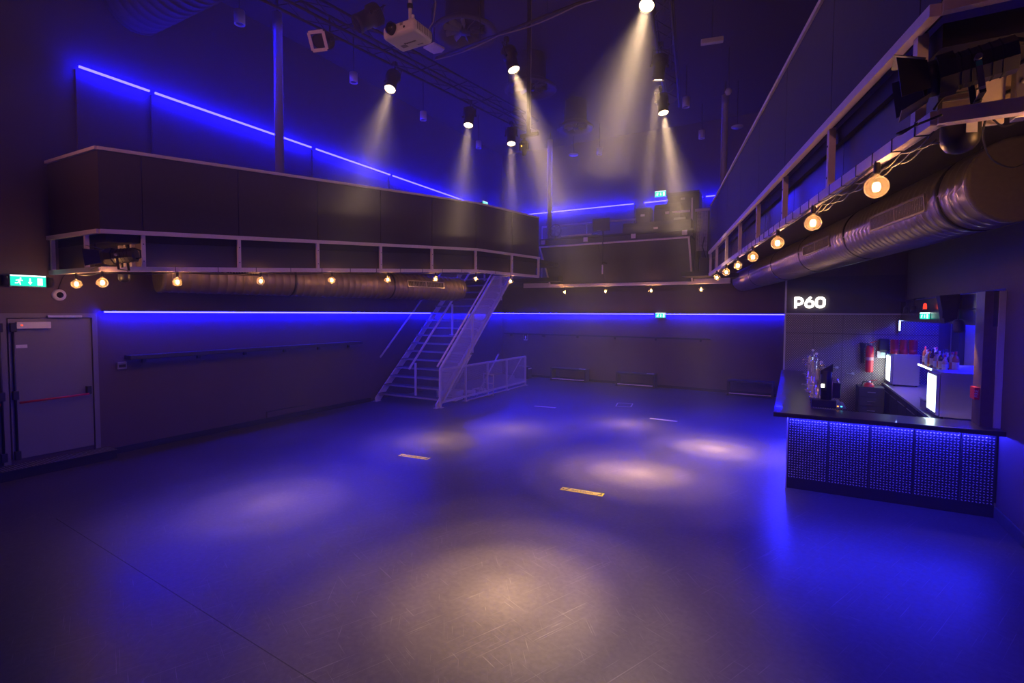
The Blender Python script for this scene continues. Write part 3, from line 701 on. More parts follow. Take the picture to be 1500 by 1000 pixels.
d57 = (s7 - s5).normalized(); rt = Vector((d57.y, -d57.x, 0)) * 0.12
truss('black lighting truss on the right above the brightest spotlight', s5 - d57 * 1.5 + rt + Vector((0, 0, ZT - ZLAMP)), s7 + d57 * 1.2 + rt + Vector((0, 0, ZT - ZLAMP)))
c0, c1 = P(700, 77, Z=7.3), P(905, 1, Z=7.3); cd = (c1 - c0).normalized()
_p4, _q4 = P(753, 103, Z=ZLAMP), P(935, 692, Z=0); _t4 = aim(_p4, _q4 - _p4) @ Vector((0, 0, 0.48))
_sh = Vector((_t4.x, _t4.y, 7.3)) - c0; _sh -= cd * _sh.dot(cd); c0 += _sh; c1 += _sh
t = thing('lighting_pipe', 'black cross pipe with a drooping cable near the ceiling centre', 'pipe', c0)
MB().tube([c0 - cd*0.8, c1 + cd*0.8], 0.025, 8).build('pipe', m_black, t)
pts = []
for k in range(33):
    f = k / 32; x = c0 - cd*0.8 + (c1 - c0 + cd*1.6) * f; pts.append(x + Vector((0, -0.03, -0.04 - 0.05 * abs(math.sin(f * 9)))))
MB().tube(pts, 0.012, 5).build('cable', m_fog, t)
for f in (0.1, 0.6, 0.95):
    c = c0 + (c1 - c0) * f; MB().tube([c, (c.x, c.y, ZC)], 0.01, 5).build('hanging_rod', m_black, t)

# ------------------------------------------------------------------ stage spotlights
def spot_parts(t, M, r=0.105, L=0.42, lens=True, tail=True):
    """profile lamp; local -Z is the beam, origin at the lens"""
    I = M
    MB().lathe([(r*0.98, 0.0), (r*1.06, 0.0), (r*1.06, 0.06), (r, 0.07), (r, L*0.55), (r*1.25, L*0.6), (r*1.25, L*0.95), (r*0.9, L), (0, L)], 20, I).build('body', m_black, t)
    MB().lathe([(r*0.96, 0.0), (r*0.96, 0.03), (0, 0.03)], 20, I).build('lens_rim', m_blackm, t)
    MB().lathe([(0, 0.012), (r*0.93, 0.02)], 20, I).build('lens', e_lens if lens else pm('dark_lens', (0.03, 0.03, 0.035), 0.08), t)
    o = MB()
    o.tube([I @ Vector((s*r*1.35, 0, L*0.55)) for s in (1,)] + [I @ Vector((r*1.35, 0, L*1.15)), I @ Vector((-r*1.35, 0, L*1.15)), I @ Vector((-r*1.35, 0, L*0.55))], 0.011, 6)
    o.build('yoke', m_black, t)
    for s in (-1, 1):
        MB().tube([I @ Vector((s*r*1.2, 0, L*0.55)), I @ Vector((s*r*1.6, 0, L*0.55))], 0.022, 8).build('tilt_knob', m_black, t)
    mb = MB()
    for k in range(5): mb.lathe([(r*1.26, L*(0.63 + 0.06*k)), (r*1.34, L*(0.64 + 0.06*k)), (r*1.26, L*(0.65 + 0.06*k))], 20, I)
    mb.build('cooling_fins', m_blackm, t)
    return t
def beam_profile(ld, half):
    """lens throws most of its light near the axis"""
    ld.use_nodes = True; nt = ld.node_tree; e = nt.nodes['Emission']
    tc = nt.nodes.new('ShaderNodeTexCoord'); sx = nt.nodes.new('ShaderNodeSeparateXYZ'); nt.links.new(tc.outputs['Normal'], sx.inputs[0])
    ab = nt.nodes.new('ShaderNodeMath'); ab.operation = 'ABSOLUTE'; nt.links.new(sx.outputs[2], ab.inputs[0])
    ac = nt.nodes.new('ShaderNodeMath'); ac.operation = 'ARCCOSINE'; nt.links.new(ab.outputs[0], ac.inputs[0])
    dv = nt.nodes.new('ShaderNodeMath'); dv.operation = 'DIVIDE'; dv.inputs[1].default_value = half; nt.links.new(ac.outputs[0], dv.inputs[0])
    rp = nt.nodes.new('ShaderNodeValToRGB'); cr = rp.color_ramp; cr.interpolation = 'EASE'
    cr.elements[0].position = 0.0; cr.elements[0].color = (1, 1, 1, 1); cr.elements[1].position = 1.0; cr.elements[1].color = (0, 0, 0, 1)
    for p_, v_ in ((0.2, 0.5), (0.42, 0.16), (0.7, 0.035)):
        q_ = cr.elements.new(p_); q_.color = (v_, v_, v_, 1)
    nt.links.new(dv.outputs[0], rp.inputs[0]); nt.links.new(rp.outputs[0], e.inputs['Strength'])
SPOTS = [  # lens pixel, target pixel on the floor, power factor, label
    ((571, 131), (400, 735), 0.45, 0.95, 'lit spotlight nearest the projector, beam falling to the left'),
    ((686, 184), (640, 645), 0.55, 0.85, 'lit spotlight in the middle of the left truss'),
    ((749, 211), (752, 628), 0.50, 0.8, 'lit spotlight at the far end of the left truss beside the hanging T bar'),
    ((753, 103), (935, 692), 2.0, 0.75, 'spotlight on the cross pipe whose beam leans to the right'),
    ((947, 9),   (735, 872), 1.3, 0.92, 'brightest spotlight at the top edge, beam falling steeply to the left'),
    ((964, 118), (918, 621), 0.9, 0.65, 'lit spotlight in the middle of the right truss'),
    ((972, 166), (1045, 657), 1.9, 0.75, 'far lit spotlight of the right truss, beam leaning to the right'),
]
for (lp, tp, k, wd, lab) in SPOTS:
    p = P(*lp, Z=ZLAMP); q = P(*tp, Z=0); dr_ = (q - p).normalized()
    M = aim(p, dr_)
    t = thing('stage_spotlight', lab, 'spotlight', M=M, group='lit stage spotlights')
    spot_parts(t, M)
    top = M @ Vector((0, 0, 0.48)); 
    cl = MB().tube([top, (top.x, top.y, ZT - 0.17)], 0.014, 6); cl.cbox((top.x, top.y, ZT - 0.14), (0.07, 0.07, 0.08)); cl.build('clamp', m_black, t)
    lo = light('SPOT', 'spot_beam', p, SPOT_W * k, SPOTC, spot_size=math.radians(46 * wd), spot_blend=0.3, shadow_soft_size=0.06)
    beam_profile(lo.data, math.radians(23 * wd))
    lo.parent = t; lo.matrix_local = Matrix.Translation((0, 0, -0.02))

# unlit lamps near the projector
def dark_lamp(px, py, z, direction, lab, r, frame=False):
    p = P(px, py, Z=z); M = aim(p, direction)
    t = thing('stage_lamp', lab, 'stage lamp', M=M)
    spot_parts(t, M, r, r*3.4, lens=False)
    if frame:
        mb = MB()
        for s in (-1, 1):
            mb.xf(Matrix.Identity(4))
        f = r * 1.25
        for a_, b_ in (((-f, -f), (f, -f)), ((f, -f), (f, f)), ((f, f), (-f, f)), ((-f, f), (-f, -f))):
            mb.beam(M @ Vector((*a_, -0.01)), M @ Vector((*b_, -0.01)), 0.05, 0.012, M.to_3x3() @ Vector((0, 0, 1)))
        mb.build('filter_frame', m_cream, t)
    top = M @ Vector((0, 0, r*3.9))
    MB().tube([top, (top.x, top.y, ZT)], 0.014, 6).build('clamp', m_black, t)
dark_lamp(466, 60, 6.75, Vector((0.25, -0.8, -0.45)), 'unlit lamp with a square filter frame left of the projector', 0.10, True)
dark_lamp(522, 36, 6.9, Vector((-0.45, -0.6, -0.55)), 'unlit black lamp just above and left of the projector', 0.13)
# hanging T bar with a small moving head
bt = P(775, 86, Z=7.25); bb = P(777, 197, d=1.0); 
dT = (bt - EYE).length
bq = EYE + _dir(777, 198) * ((Vector((bt.x, bt.y, 0)) - Vector((EYE.x, EYE.y, 0))).length / _dir(777, 198).to_2d().length)
t = thing('hanging_bar', 'black T shaped bar hanging from the ceiling centre', 'lamp bar', (bt.x, bt.y, bq.z))
MB().beam((bt.x, bt.y, ZC), (bt.x, bt.y, bq.z), 0.06, 0.06).build('drop_bar', m_black, t)
MB().tube([(bt.x + 0.06, bt.y - 0.02, ZC), (bt.x + 0.05, bt.y - 0.03, bq.z + 0.6), (bt.x + 0.05, bt.y - 0.02, bq.z + 0.1)], 0.01, 5).build('cable', m_fog, t)
x0 = (P(762, 204, Y=bt.y)); x1 = P(793, 196, Y=bt.y)
r_ = Vector((math.cos(YAW - 0.5), math.sin(YAW - 0.5), 0))
MB().beam(Vector((bt.x, bt.y, bq.z)) - r_*0.17, Vector((bt.x, bt.y, bq.z)) + r_*0.2, 0.06, 0.06).build('cross_bar', m_black, t)
hm = Vector((bt.x, bt.y, bq.z)) - r_ * 0.1
t = thing('moving_head_lamp', 'small black moving head lamp under the hanging T bar', 'stage lamp', hm - Vector((0, 0, 0.36)))
MB().lathe([(0, -0.04), (0.03, -0.04), (0.03, -0.09), (0.07, -0.10), (0.07, -0.15), (0, -0.15)], 14, Matrix.Translation(hm)).build('base', m_black, t)
for s in (-1, 1): MB().cbox(hm + Vector((s*0.075, 0, -0.2)), (0.025, 0.06, 0.13)).build('arm', m_black, t)
MB().lathe([(0, -0.16), (0.055, -0.17), (0.06, -0.26), (0.05, -0.34), (0.03, -0.37), (0, -0.375)], 16, Matrix.Translation(hm)).build('head', m_black, t)
MB().cbox(hm + Vector((-0.02, -0.062, -0.2)), (0.02, 0.008, 0.02)).build('indicator', em('amber_led', (1, 0.45, 0.05), 4), t)

# ------------------------------------------------------------------ projector
pz = 5.6
pc = P(606, 43, Z=pz)
pw, pd, ph = 0.47, 0.36, 0.15
t = thing('projector', 'white projector hanging from a ceiling pole, lens to the stage', 'projector', (pc.x - pw/2, pc.y + pd/2, pz))
x0, y0 = pc.x - pw, pc.y
MB().box((x0, y0, pz), (pc.x, y0 + pd, pz + ph)).build('body', m_white, t, bevel=0.045, seg=4)
MB().lathe([(0, -0.055), (0.048, -0.05), (0.055, -0.03), (0.055, 0.02)], 24, frame_M((x0 + 0.15, y0, pz + ph*0.58), (1, 0, 0), (0, 0, 1)) @ Matrix.Scale(-1, 4, (0, 0, 1))).build('lens', pm('projector_lens', (0.01, 0.01, 0.012), 0.06), t)
MB().lathe([(0.054, -0.045), (0.066, -0.04), (0.068, 0.02)], 24, frame_M((x0 + 0.15, y0, pz + ph*0.58), (1, 0, 0), (0, 0, 1)) @ Matrix.Scale(-1, 4, (0, 0, 1))).build('lens_ring', m_black, t)
MB().lathe([(0, 0.004), (0.014, 0.003), (0.014, -0.004)], 12, frame_M((x0 + 0.33, y0, pz + ph*0.45), (1, 0, 0), (0, 0, 1))).build('sensor', m_black, t)
MB().box((x0 + 0.27, y0 - 0.002, pz + ph*0.62), (x0 + 0.31, y0 + 0.003, pz + ph*0.85)).build('front_mark', m_fog, t)
for k in range(9):
    y = y0 + 0.06 + k * 0.03
    MB().box((pc.x - 0.001, y, pz + 0.04), (pc.x + 0.002, y + 0.012, pz + ph - 0.03)).build('vent', m_fog, t)
tx = text_mb('Panasonic', 0.042, 0.0008, bold=0.0006).xf(frame_M((x0 + 0.26, y0 + 0.19, pz - 0.001), (1, 0, 0), (0, -1, 0)))
tx.build('maker_name', m_ink, t)
MB().box((x0 + 0.10, y0 + 0.20, pz - 0.0015), (x0 + 0.18, y0 + 0.26, pz)).build('rating_label', m_fog, t)
MB().box((x0 + 0.30, y0 + 0.27, pz - 0.0015), (x0 + 0.38, y0 + 0.285, pz)).build('rating_label', m_fog, t)
MB().tube([(x0 + 0.27, y0 + 0.18, pz + ph), (x0 + 0.27, y0 + 0.18, ZC)], 0.022, 10).build('mount_pole', m_white, t)
MB().lathe([(0.024, 0), (0.034, 0), (0.034, 0.05), (0.024, 0.05)], 12, Matrix.Translation((x0 + 0.27, y0 + 0.18, pz + ph + 0.22))).build('pole_clamp', m_black, t)
MB().lathe([(0, 0), (0.025, 0), (0.018, 0.03), (0.02, 0.05), (0, 0.06)], 10, Matrix.Translation((pc.x - 0.06, y0 + 0.06, pz + ph))).build('foot', m_white, t)
MB().tube([(x0 + 0.40, y0 + 0.33, pz + ph), (x0 + 0.47, y0 + 0.36, pz + 0.26), (x0 + 0.52, y0 + 0.34, pz + 0.45), (x0 + 0.47, y0 + 0.3, pz + 0.8), (x0 + 0.46, y0 + 0.3, ZC)], 0.007, 6).build('cable', m_fog, t)

# ------------------------------------------------------------------ small things under the ceiling
for (px, py, zz, r, h, lab) in [(351, 26, 7.7, 0.09, 0.24, 'white ceiling cylinder speaker left of the tall steel column'), (518, 114, 7.7, 0.09, 0.22, 'white ceiling cylinder speaker under the unlit framed lamp'),
        (620, 170, 7.7, 0.09, 0.22, 'white ceiling cylinder speaker between the first two lit spotlights'), (701, 212, 7.7, 0.09, 0.22, 'white ceiling cylinder speaker just right of the middle left spotlight'),
        (1005, 150, 7.7, 0.09, 0.24, 'white ceiling cylinder speaker right of the far spotlights'), (1028, 197, 7.7, 0.09, 0.24, 'far white ceiling cylinder speaker beside the right pole'),
        (878, 222, 7.7, 0.09, 0.22, 'white ceiling cylinder speaker in the haze above the booth')]:
    c = P(px, py, Z=zz); t = thing('ceiling_speaker', lab, 'speaker', c, 'white ceiling cylinders'); T = Matrix.Translation(c)
    MB().lathe([(r*0.8, -h/2 + 0.03), (r*0.85, -h/2), (r, -h/2), (r, h/2), (0, h/2)], 18, T).build('case', m_white, t)
    MB().lathe([(0, -h/2 + 0.05), (r*0.82, -h/2 + 0.03)], 18, T).build('grille', m_black, t)
    MB().tube([c + Vector((0, 0, h/2)), (c.x, c.y, ZC)], 0.012, 6).build('hanging_rod', m_black, t)
for (px, py, lab) in [(1080, 186, 'flat white disc detector near the right parapet'), (840, 227, 'flat white disc detector in the haze below the far diffuser')]:
    c = P(px, py, Z=7.4); t = thing('smoke_detector', lab, 'detector', c, 'flat ceiling discs'); T = Matrix.Translation(c)
    MB().lathe([(0, -0.03), (0.10, -0.03), (0.15, -0.01), (0.15, 0.02), (0, 0.02)], 20, T).build('disc', m_white, t)
    MB().tube([c, (c.x, c.y, ZC)], 0.012, 6).build('hanging_rod', m_black, t)
c = P(1067, 134, Z=7.6); t = thing('ball_camera', 'small white ball camera above the right steel column', 'camera', c)
MB().lathe([(0, -0.08), (0.05, -0.065), (0.08, 0), (0.05, 0.065), (0, 0.08)], 14, Matrix.Translation(c)).build('ball', m_white, t)
MB().tube([c, (c.x, c.y, ZC)], 0.012, 6).build('hanging_rod', m_black, t)
c = P(1043, 60, Z=7.6); t = thing('emergency_light', 'pale oblong emergency light under the ceiling at right', 'light fitting', c)
u = Vector((math.cos(0.2), math.sin(0.2), 0))
MB().beam(c - u*0.2, c + u*0.2, 0.1, 0.09).build('case', m_white, t, bevel=0.01); MB().tube([c, (c.x, c.y, ZC)], 0.01, 6).build('hanging_rod', m_black, t)
c = P(636, 72, Z=7.4); t = thing('access_panel', 'small pale square plate hanging right of the projector', 'plate', c)
MB().prism([c + Vector((-.16, -.12, 0)), c + Vector((.12, -.16, 0)), c + Vector((.17, .1, 0)), c + Vector((.05, .17, 0)), c + Vector((-.12, .14, 0))], (0, 0, 0.03)).build('plate', m_white, t)
MB().tube([c, (c.x, c.y, ZC)], 0.01, 6).build('hanging_rod', m_black, t)

# ------------------------------------------------------------------ festoon bulbs
def bulb_mesh(t, T, r=0.068):
    MB().lathe([(0.018, 0.0), (0.02, 0.05), (0.013, 0.075), (0, 0.075)], 10, T).build('socket', m_black, t)
    MB().lathe([(0.016, 0.0), (0.018, -0.02)] + [(r*math.sin(a), -0.02 - r*0.93 + r*math.cos(a)) for a in [0.35 + (math.pi-0.35)*k/10 for k in range(11)]], 20, T).build('globe', g_bulb, t)
    MB().lathe([(0, -0.055), (0.016, -0.06), (0.022, -0.085), (0.016, -0.108), (0, -0.113)], 10, T).build('filament', e_fil, t)
proto = None
def bulb(top, lab, grp, k=1.0):
    global proto
    M = Matrix.Translation(top)
    if proto is None:
        t = thing('light_bulb', lab, 'light bulb', M=M, group=grp); bulb_mesh(t, M); proto = t
    else: t = dup(proto, M, lab, grp)
    lo = light('POINT', 'bulb_glow', (0, 0, 0), BULB_W * k, WARM, shadow_soft_size=0.03)
    lo.parent = t; lo.matrix_local = Matrix.Translation((0, 0, -0.085))
LBpx = [(260, 411), (382, 410), (486, 408), (568, 407), (638, 407), (697, 408), (748, 411)]
ordn = ['first', 'second', 'third', 'fourth', 'fifth', 'sixth', 'seventh', 'eighth']
tops = []
for i, (px, py) in enumerate(LBpx):
    v = PV(px, py, LA - nL * 0.02, LB - nL * 0.02); v.z = zl(v.y) - 0.08; tops.append(v)
    bulb(v, 'glowing globe bulb under the left balcony front, %s from the corner lamp bay' % ordn[i], 'festoon bulbs left')
sideL = []
for (px, py), lab in (((150, 412), 'glowing globe bulb right beside the left balcony corner'), ((112, 414), 'glowing globe bulb nearest the left wall above the grey doors')):
    v = P(px, py, Y=3.5); v.z = zl(3.5) - 0.08; sideL.append(v); bulb(v, lab, 'festoon bulbs left')
def fest(label, pts, sag=0.03):
    out = []
    for a, b2 in zip(pts, pts[1:]):
        for k in range(8):
            f = k / 8; out.append(a.lerp(b2, f) + Vector((0, 0, 0.065 - sag * math.sin(math.pi * f))))
    out.append(pts[-1] + Vector((0, 0, 0.065)))
    tag(MB().tube(out, 0.009, 5).build('festoon_cable', m_rubber), label, 'cable')
cl = Vector((LA.x, LA.y, 2.92))
fest('black bulb cable strung along the left balcony edge', [sideL[1], sideL[0]] + tops)
mids = []
for i, (px, lab) in enumerate([(827, 'leftmost glowing globe bulb under the sound booth beam'), (887, 'glowing globe bulb under the booth beam below the monitor pole'), (954, 'glowing globe bulb under the booth beam above the green exit sign'), (1027, 'glowing globe bulb at the right end of the booth beam')]):
    v = P(px, 421, Y=15.1); v.z = gz - 0.15; mids.append(v); bulb(v, lab, 'festoon bulbs centre')
fest('black bulb cable strung under the sound booth beam', mids)
tops = []
for i, (px, py) in enumerate([(1284, 267), (1191, 324), (1139, 354), (1103, 372), (1081, 387), (1064, 396), (1050, 402)]):
    v = PV(px, py, RA + nR * (-0.02), RB + nR * (-0.02)); v.z += 0.085; v.z = 3.31; tops.append(v)
    bulb(v, 'glowing globe bulb under the right balcony front, %s from the camera' % ordn[i], 'festoon bulbs right')
fest('black bulb cable strung along the right balcony edge', tops)
for x_, lab in ((1.18, 'glowing globe bulb under the right balcony end, first from the corner'), (1.72, 'glowing globe bulb under the right balcony end beside the right wall')):
    bulb(Vector((x_, RA.y - 0.02, 3.31)), lab, 'festoon bulbs right')
# cable ties round the sills
for (A_, d_, zf, n_, par, s0, s1, st_) in ((RA, dR, zr, nR, balR, 0.15, 6.0, 0.27), (LA, dL, zl, nL, balL, 0.3, 9.0, 0.6)):
    s = s0; proto_t = None
    while s < s1:
        p = A_ + d_ * s; z = zf(p.y)
        MB().beam(Vector((p.x, p.y, z + 0.03)) - d_ * 0.004, Vector((p.x, p.y, z + 0.03)) + d_ * 0.004, 0.068, 0.078).build('cable_tie', m_black, par)
        s += st_

# ------------------------------------------------------------------ staircase along the left wall
SX0, SX1 = XL + 0.12, P(641, 597, Z=0).x + 0.02
SY0 = P(641, 597, Z=0).y
tp = P(737, 426, X=SX1)
slope = (tp.z - 0.05) / (tp.y - SY0 - 0.1)
ZD = zl(13.4) + FH - 0.02
NR = 18; RISE = ZD / NR; RUN = RISE / slope
SYE = SY0 + NR * RUN
print('STAIR', SX0, SX1, SY0, SYE, 'slope', slope, RUN, RISE)
stair = thing('staircase', 'open steel staircase climbing to the left balcony with a mesh side', 'staircase', (SX0, SY0, 0))
for x in (SX0, SX1):
    MB().prism([(x - 0.02, SY0 - 0.10, 0), (x - 0.02, SY0 + 0.06, 0), (x - 0.02, SYE, ZD - 0.16), (x - 0.02, SYE, ZD + 0.02), (x - 0.02, SY0 - 0.10, 0.10)], (0.04, 0, 0)).build('stringer', m_rail, stair)
    MB().box((x - 0.06, SY0 - 0.14, 0), (x + 0.06, SY0 + 0.06, 0.012)).build('foot_plate', m_rail, stair)
for k in range(1, NR):
    y, z = SY0 + (k - 1) * RUN, k * RISE
    tr = MB().box((SX0 + 0.02, y, z - 0.035), (SX1 - 0.02, y + RUN + 0.04, z)).build('tread', m_tread, stair)
    MB().box((SX0 + 0.02, y - 0.004, z - 0.04), (SX1 - 0.02, y, z + 0.002)).build('nosing', m_fog, tr)
    for x in (SX0 + 0.02, SX1 - 0.05):
        MB().box((x, y + 0.02, z - 0.08), (x + 0.03, y + RUN, z - 0.035)).build('tread_bracket', m_rail, tr)
def sz(y): return max(0, (y - SY0) * RISE / RUN)
HR = 0.92
# middle hand rail
xm = P(606, 579, Y=SY0 + 0.1).x
r0, r1 = SY0 + 0.02, SYE + 0.1
MB().tube([(xm, r0 - 0.1, sz(r0) + HR + 0.02), (xm, r1, sz(r1) + HR + 0.1)], 0.03, 10).build('middle_handrail', m_rail, stair)
for f in (0.02, 0.42, 0.85):
    y = SY0 + 0.1 + (SYE - SY0) * f; o = MB().beam((xm, y, sz(y)), (xm, y, sz(y) + HR), 0.045, 0.045, (1, 0, 0)).build('rail_post', m_rail, stair)
    MB().cbox((xm, y, sz(y) + 0.03), (0.12, 0.12, 0.012)).build('post_plate', m_rail, o)
# wall hand rail
w0, w1 = P(557, 523, X=XL + 0.09), P(622, 433, X=XL + 0.09)
w2 = w1 + (w1 - w0) * 0.5
hr = thing('wall_handrail', 'steel handrail on the left wall beside the staircase', 'handrail', w0)
MB().tube([w0, w2], 0.026, 10).build('rail', m_rail, hr)
for f in (0.12, 0.5, 0.88):
    c = w0.lerp(w2, f); MB().tube([c, c + Vector((0, 0, -0.06)), (XL + 0.0, c.y, c.z - 0.06)], 0.01, 6).build('bracket', m_rail, hr)
# mesh side of the staircase (towards the hall)
xs = SX1 + 0.05
posts = [SY0 + 0.02, SY0 + (SYE - SY0) * 0.36, SY0 + (SYE - SY0) * 0.74, SYE + 0.02]
MTOP, MBOT = 0.98, 0.12
for i, y in enumerate(posts):
    MB().beam((xs, y, max(0.0, sz(y) - 0.12)), (xs, y, sz(y) + MTOP), 0.05, 0.05, (1, 0, 0)).build('mesh_post', m_rail, stair)
MB().beam((xs, posts[0], sz(posts[0]) + MTOP), (xs, posts[-1], sz(posts[-1]) + MTOP), 0.05, 0.05).build('mesh_top_bar', m_rail, stair)
MB().beam((xs, posts[0] + 0.1, sz(posts[0] + 0.1) + 0.02), (xs, posts[-1], sz(posts[-1]) + 0.02), 0.05, 0.06).build('mesh_bottom_bar', m_rail, stair)
MB().tube([(xs - 0.09, posts[0], sz(posts[0]) + MTOP + 0.06), (xs - 0.09, posts[-1], sz(posts[-1]) + MTOP + 0.06)], 0.024, 8).build('side_handrail', m_cream, stair)
mesh = MB(); n = int((posts[-1] - posts[0]) / 0.03)
for k in range(n + 1):
    y = posts[0] + (posts[-1] - posts[0]) * k / n
    mesh.box((xs - 0.002, y - 0.0022, sz(y) + 0.03), (xs + 0.002, y + 0.0022, sz(y) + MTOP))
for k in range(1, 30):
    z = 0.03 + (MTOP - 0.03) * k / 30
    mesh.beam((xs, posts[0], sz(posts[0]) + z), (xs, posts[-1], sz(posts[-1]) + z), 0.004, 0.0045)
o = mesh.build('wire_mesh', m_rail, stair); o['kind'] = 'stuff'

# ------------------------------------------------------------------ low mesh fence beside the staircase
f0, f1 = P(645, 597, Z=0), P(768, 564, Z=0)
fx = (f0.x + f1.x) / 2 + 0.02; fy0, fy1 = f0.y, f1.y
fen = thing('mesh_fence', 'low grey mesh fence enclosing the space beside the staircase', 'fence', (fx, fy0, 0))
FHGT = 0.98
fp = [P(px, 580, X=fx).y for px in (645, 682, 714, 742, 768)]; fp[0] = fy0; fp[-1] = fy1
for y in fp:
    o = MB().beam((fx, y, 0), (fx, y, FHGT), 0.05, 0.05, (1, 0, 0)).build('post', m_rail, fen)
    MB().cbox((fx, y, 0.006), (0.14, 0.14, 0.012)).build('foot_plate', m_rail, o)
MB().beam((fx, fy0, FHGT), (fx, fy1, FHGT), 0.05, 0.05).build('top_rail', m_rail, fen)
MB().beam((fx, fy0, 0.13), (fx, fy1, 0.13), 0.05, 0.05).build('bottom_rail', m_rail, fen)
MB().beam((fx + 0.03, fy0 + 1.2, 0.02), (fx + 0.03, fy1, 0.02), 0.03, 0.03).build('floor_bar', m_rail, fen)
for a, b2 in zip(fp, fp[1:]):
    mb = MB(); n = int((b2 - a) / 0.03)
    for k in range(1, n):
        y = a + (b2 - a) * k / n; mb.box((fx - 0.002, y - 0.0026, 0.15), (fx + 0.002, y + 0.0026, FHGT - 0.02))
    for k in range(1, 27):
        z = 0.15 + (FHGT - 0.17) * k / 27; mb.box((fx + 0.002, a + 0.02, z - 0.002), (fx + 0.005, b2 - 0.02, z + 0.002))
    o = mb.build('wire_mesh', m_rail, fen); o['kind'] = 'stuff'
# things stored behind the fence
def pole_thing(p, q, lab, r=0.025):
    p = Vector(p); q = Vector(q); t = thing('leaning_pole', lab, 'pole', p, 'poles leaning behind the fence')
    MB().tube([p, q], r, 10).build('shaft', m_rail, t); MB().tube([q, q + (q-p).normalized() * 0.03], r*1.25, 10).build('end_cap', m_fog, t)
pole_thing(P(656, 590, Z=0.02) + Vector((-0.35, 0.5, 0)), P(690, 519, X=SX1 + 0.15), 'grey steel pole leaning on the staircase behind the fence')
pole_thing(P(698, 583, Z=0.02) + Vector((-0.2, 0.3, 0)), P(730, 519, X=fx - 0.1), 'grey steel pole leaning on the middle of the low fence')
pole_thing(P(750, 563, Z=0.02) + Vector((-0.2, 0, 0)), P(764, 524, X=fx - 0.06), 'thin grey pole leaning behind the far end of the fence', 0.016)
def crate(c, sx, sy, h, rz, lab):
    t = thing('white_crate', lab, 'crate', c, 'crates behind the fence'); M = Matrix.Translation(c) @ Matrix.Rotation(rz, 4, 'Z')
    for a, b2, nm in (((-sx, -sy, 0), (sx, sy, 0.02), 'base'), ((-sx, -sy, 0.02), (-sx + .015, sy, h), 'side'), ((sx - .015, -sy, 0.02), (sx, sy, h), 'side'), ((-sx, -sy, 0.02), (sx, -sy + .015, h), 'end'), ((-sx, sy - .015, 0.02), (sx, sy, h), 'end')):
        MB().box(a, b2).xf(M).build(nm, m_white, t)
    for zz in (0.3, 0.6):
        MB().box((-sx*0.6, -sy - 0.004, h*zz), (sx*0.6, -sy, h*zz + 0.02)).xf(M).build('slot', m_fog, t)
q = P(672, 590, Z=0); crate(q + Vector((-0.55, 0.35, 0)), 0.3, 0.22, 0.26, 0.15, 'open white crate lying behind the front of the low fence')
q = P(692, 584, Z=0); crate(q + Vector((-0.5, 0.5, 0)), 0.22, 0.2, 0.12, 0.5, 'shallow white crate on the floor behind the fence')
q = P(705, 580, Z=0); crate(q + Vector((-0.5, 0.8, 0)), 0.25, 0.15, 0.08, -0.2, 'flat white tray on the floor furthest behind the fence')
def barrier(y, lab):
    t = thing('crowd_barrier', lab, 'barrier', (fx - 0.9, y, 0), 'barriers stored behind the fence')
    x0, x1 = SX1 + 0.25, fx - 0.25
    for z in (0.35, 0.62): MB().tube([(x0, y, z), (x1, y + 0.2, z)], 0.018, 8).build('bar', m_rail, t)
    for x in (x0, x1): MB().tube([(x, y + (0.2 if x == x1 else 0), 0), (x, y + (0.2 if x == x1 else 0), 0.64)], 0.018, 8).build('leg', m_rail, t)
barrier(fy0 + 2.3, 'low grey barrier frame stored behind the middle of the fence')

# ------------------------------------------------------------------ wall rails, boxes, benches
a, b2 = P(186, 523, X=XL + 0.12), P(527, 501, X=XL + 0.12); z = (a.z + b2.z) / 2
t = thing('leaning_rail', 'long dark leaning rail on the left wall between doors and stairs', 'rail', (XL, a.y, z))
MB().box((XL + 0.02, a.y, z - 0.045), (XL + 0.24, b2.y, z + 0.03)).build('board', m_bench, t, bevel=0.008)
for k in range(6):
    y = a.y + 0.3 + (b2.y - a.y - 0.6) * k / 5; MB().box((XL, y - 0.03, z - 0.12), (XL + 0.05, y + 0.03, z - 0.04)).build('bracket', m_black, t)
a, b2 = P(733, 488, Y=17.2), P(1040, 497, Y=16.8); z = (a.z + b2.z) / 2
t = thing('leaning_rail', 'thin dark leaning rail along the back wall above the benches', 'rail', (a.x, 17.2, z))
MB().prism([(a.x, back_y(a.x) - 0.10, z - 0.03), (b2.x, back_y(b2.x) - 0.10, z - 0.03), (b2.x, back_y(b2.x) - 0.02, z - 0.03), (a.x, back_y(a.x) - 0.02, z - 0.03)], (0, 0, 0.05)).build('board', m_bench, t)
for k in range(6):
    x = a.x + 0.3 + (b2.x - a.x - 0.6) * k / 5; MB().box((x - 0.03, back_y(x) - 0.06, z - 0.1), (x + 0.03, back_y(x), z - 0.03)).build('bracket', m_black, t)
a = P(177, 535, X=XL); t = thing('wall_control', 'small grey wall control box right of the grey doors', 'control box', a)
MB().box((XL, a.y - 0.07, a.z - 0.06), (XL + 0.05, a.y + 0.07, a.z + 0.06)).build('case', m_fog, t, bevel=0.006)
MB().box((XL + 0.05, a.y - 0.05, a.z - 0.03), (XL + 0.055, a.y + 0.05, a.z + 0.02)).build('display', m_ink, t)
a, b2 = P(390, 612, X=XL), P(446, 593, X=XL)
t = thing('wall_hatch', 'low dark hatch board at the foot of the left wall', 'hatch', (XL, a.y, 0.12))
MB().box((XL, a.y, 0.115), (XL + 0.035, b2.y, b2.z)).build('board', m_wall, t, bevel=0.006)
MB().box((XL, a.y, b2.z), (XL + 0.04, b2.y, b2.z + 0.012)).build('top_trim', m_bench, t)
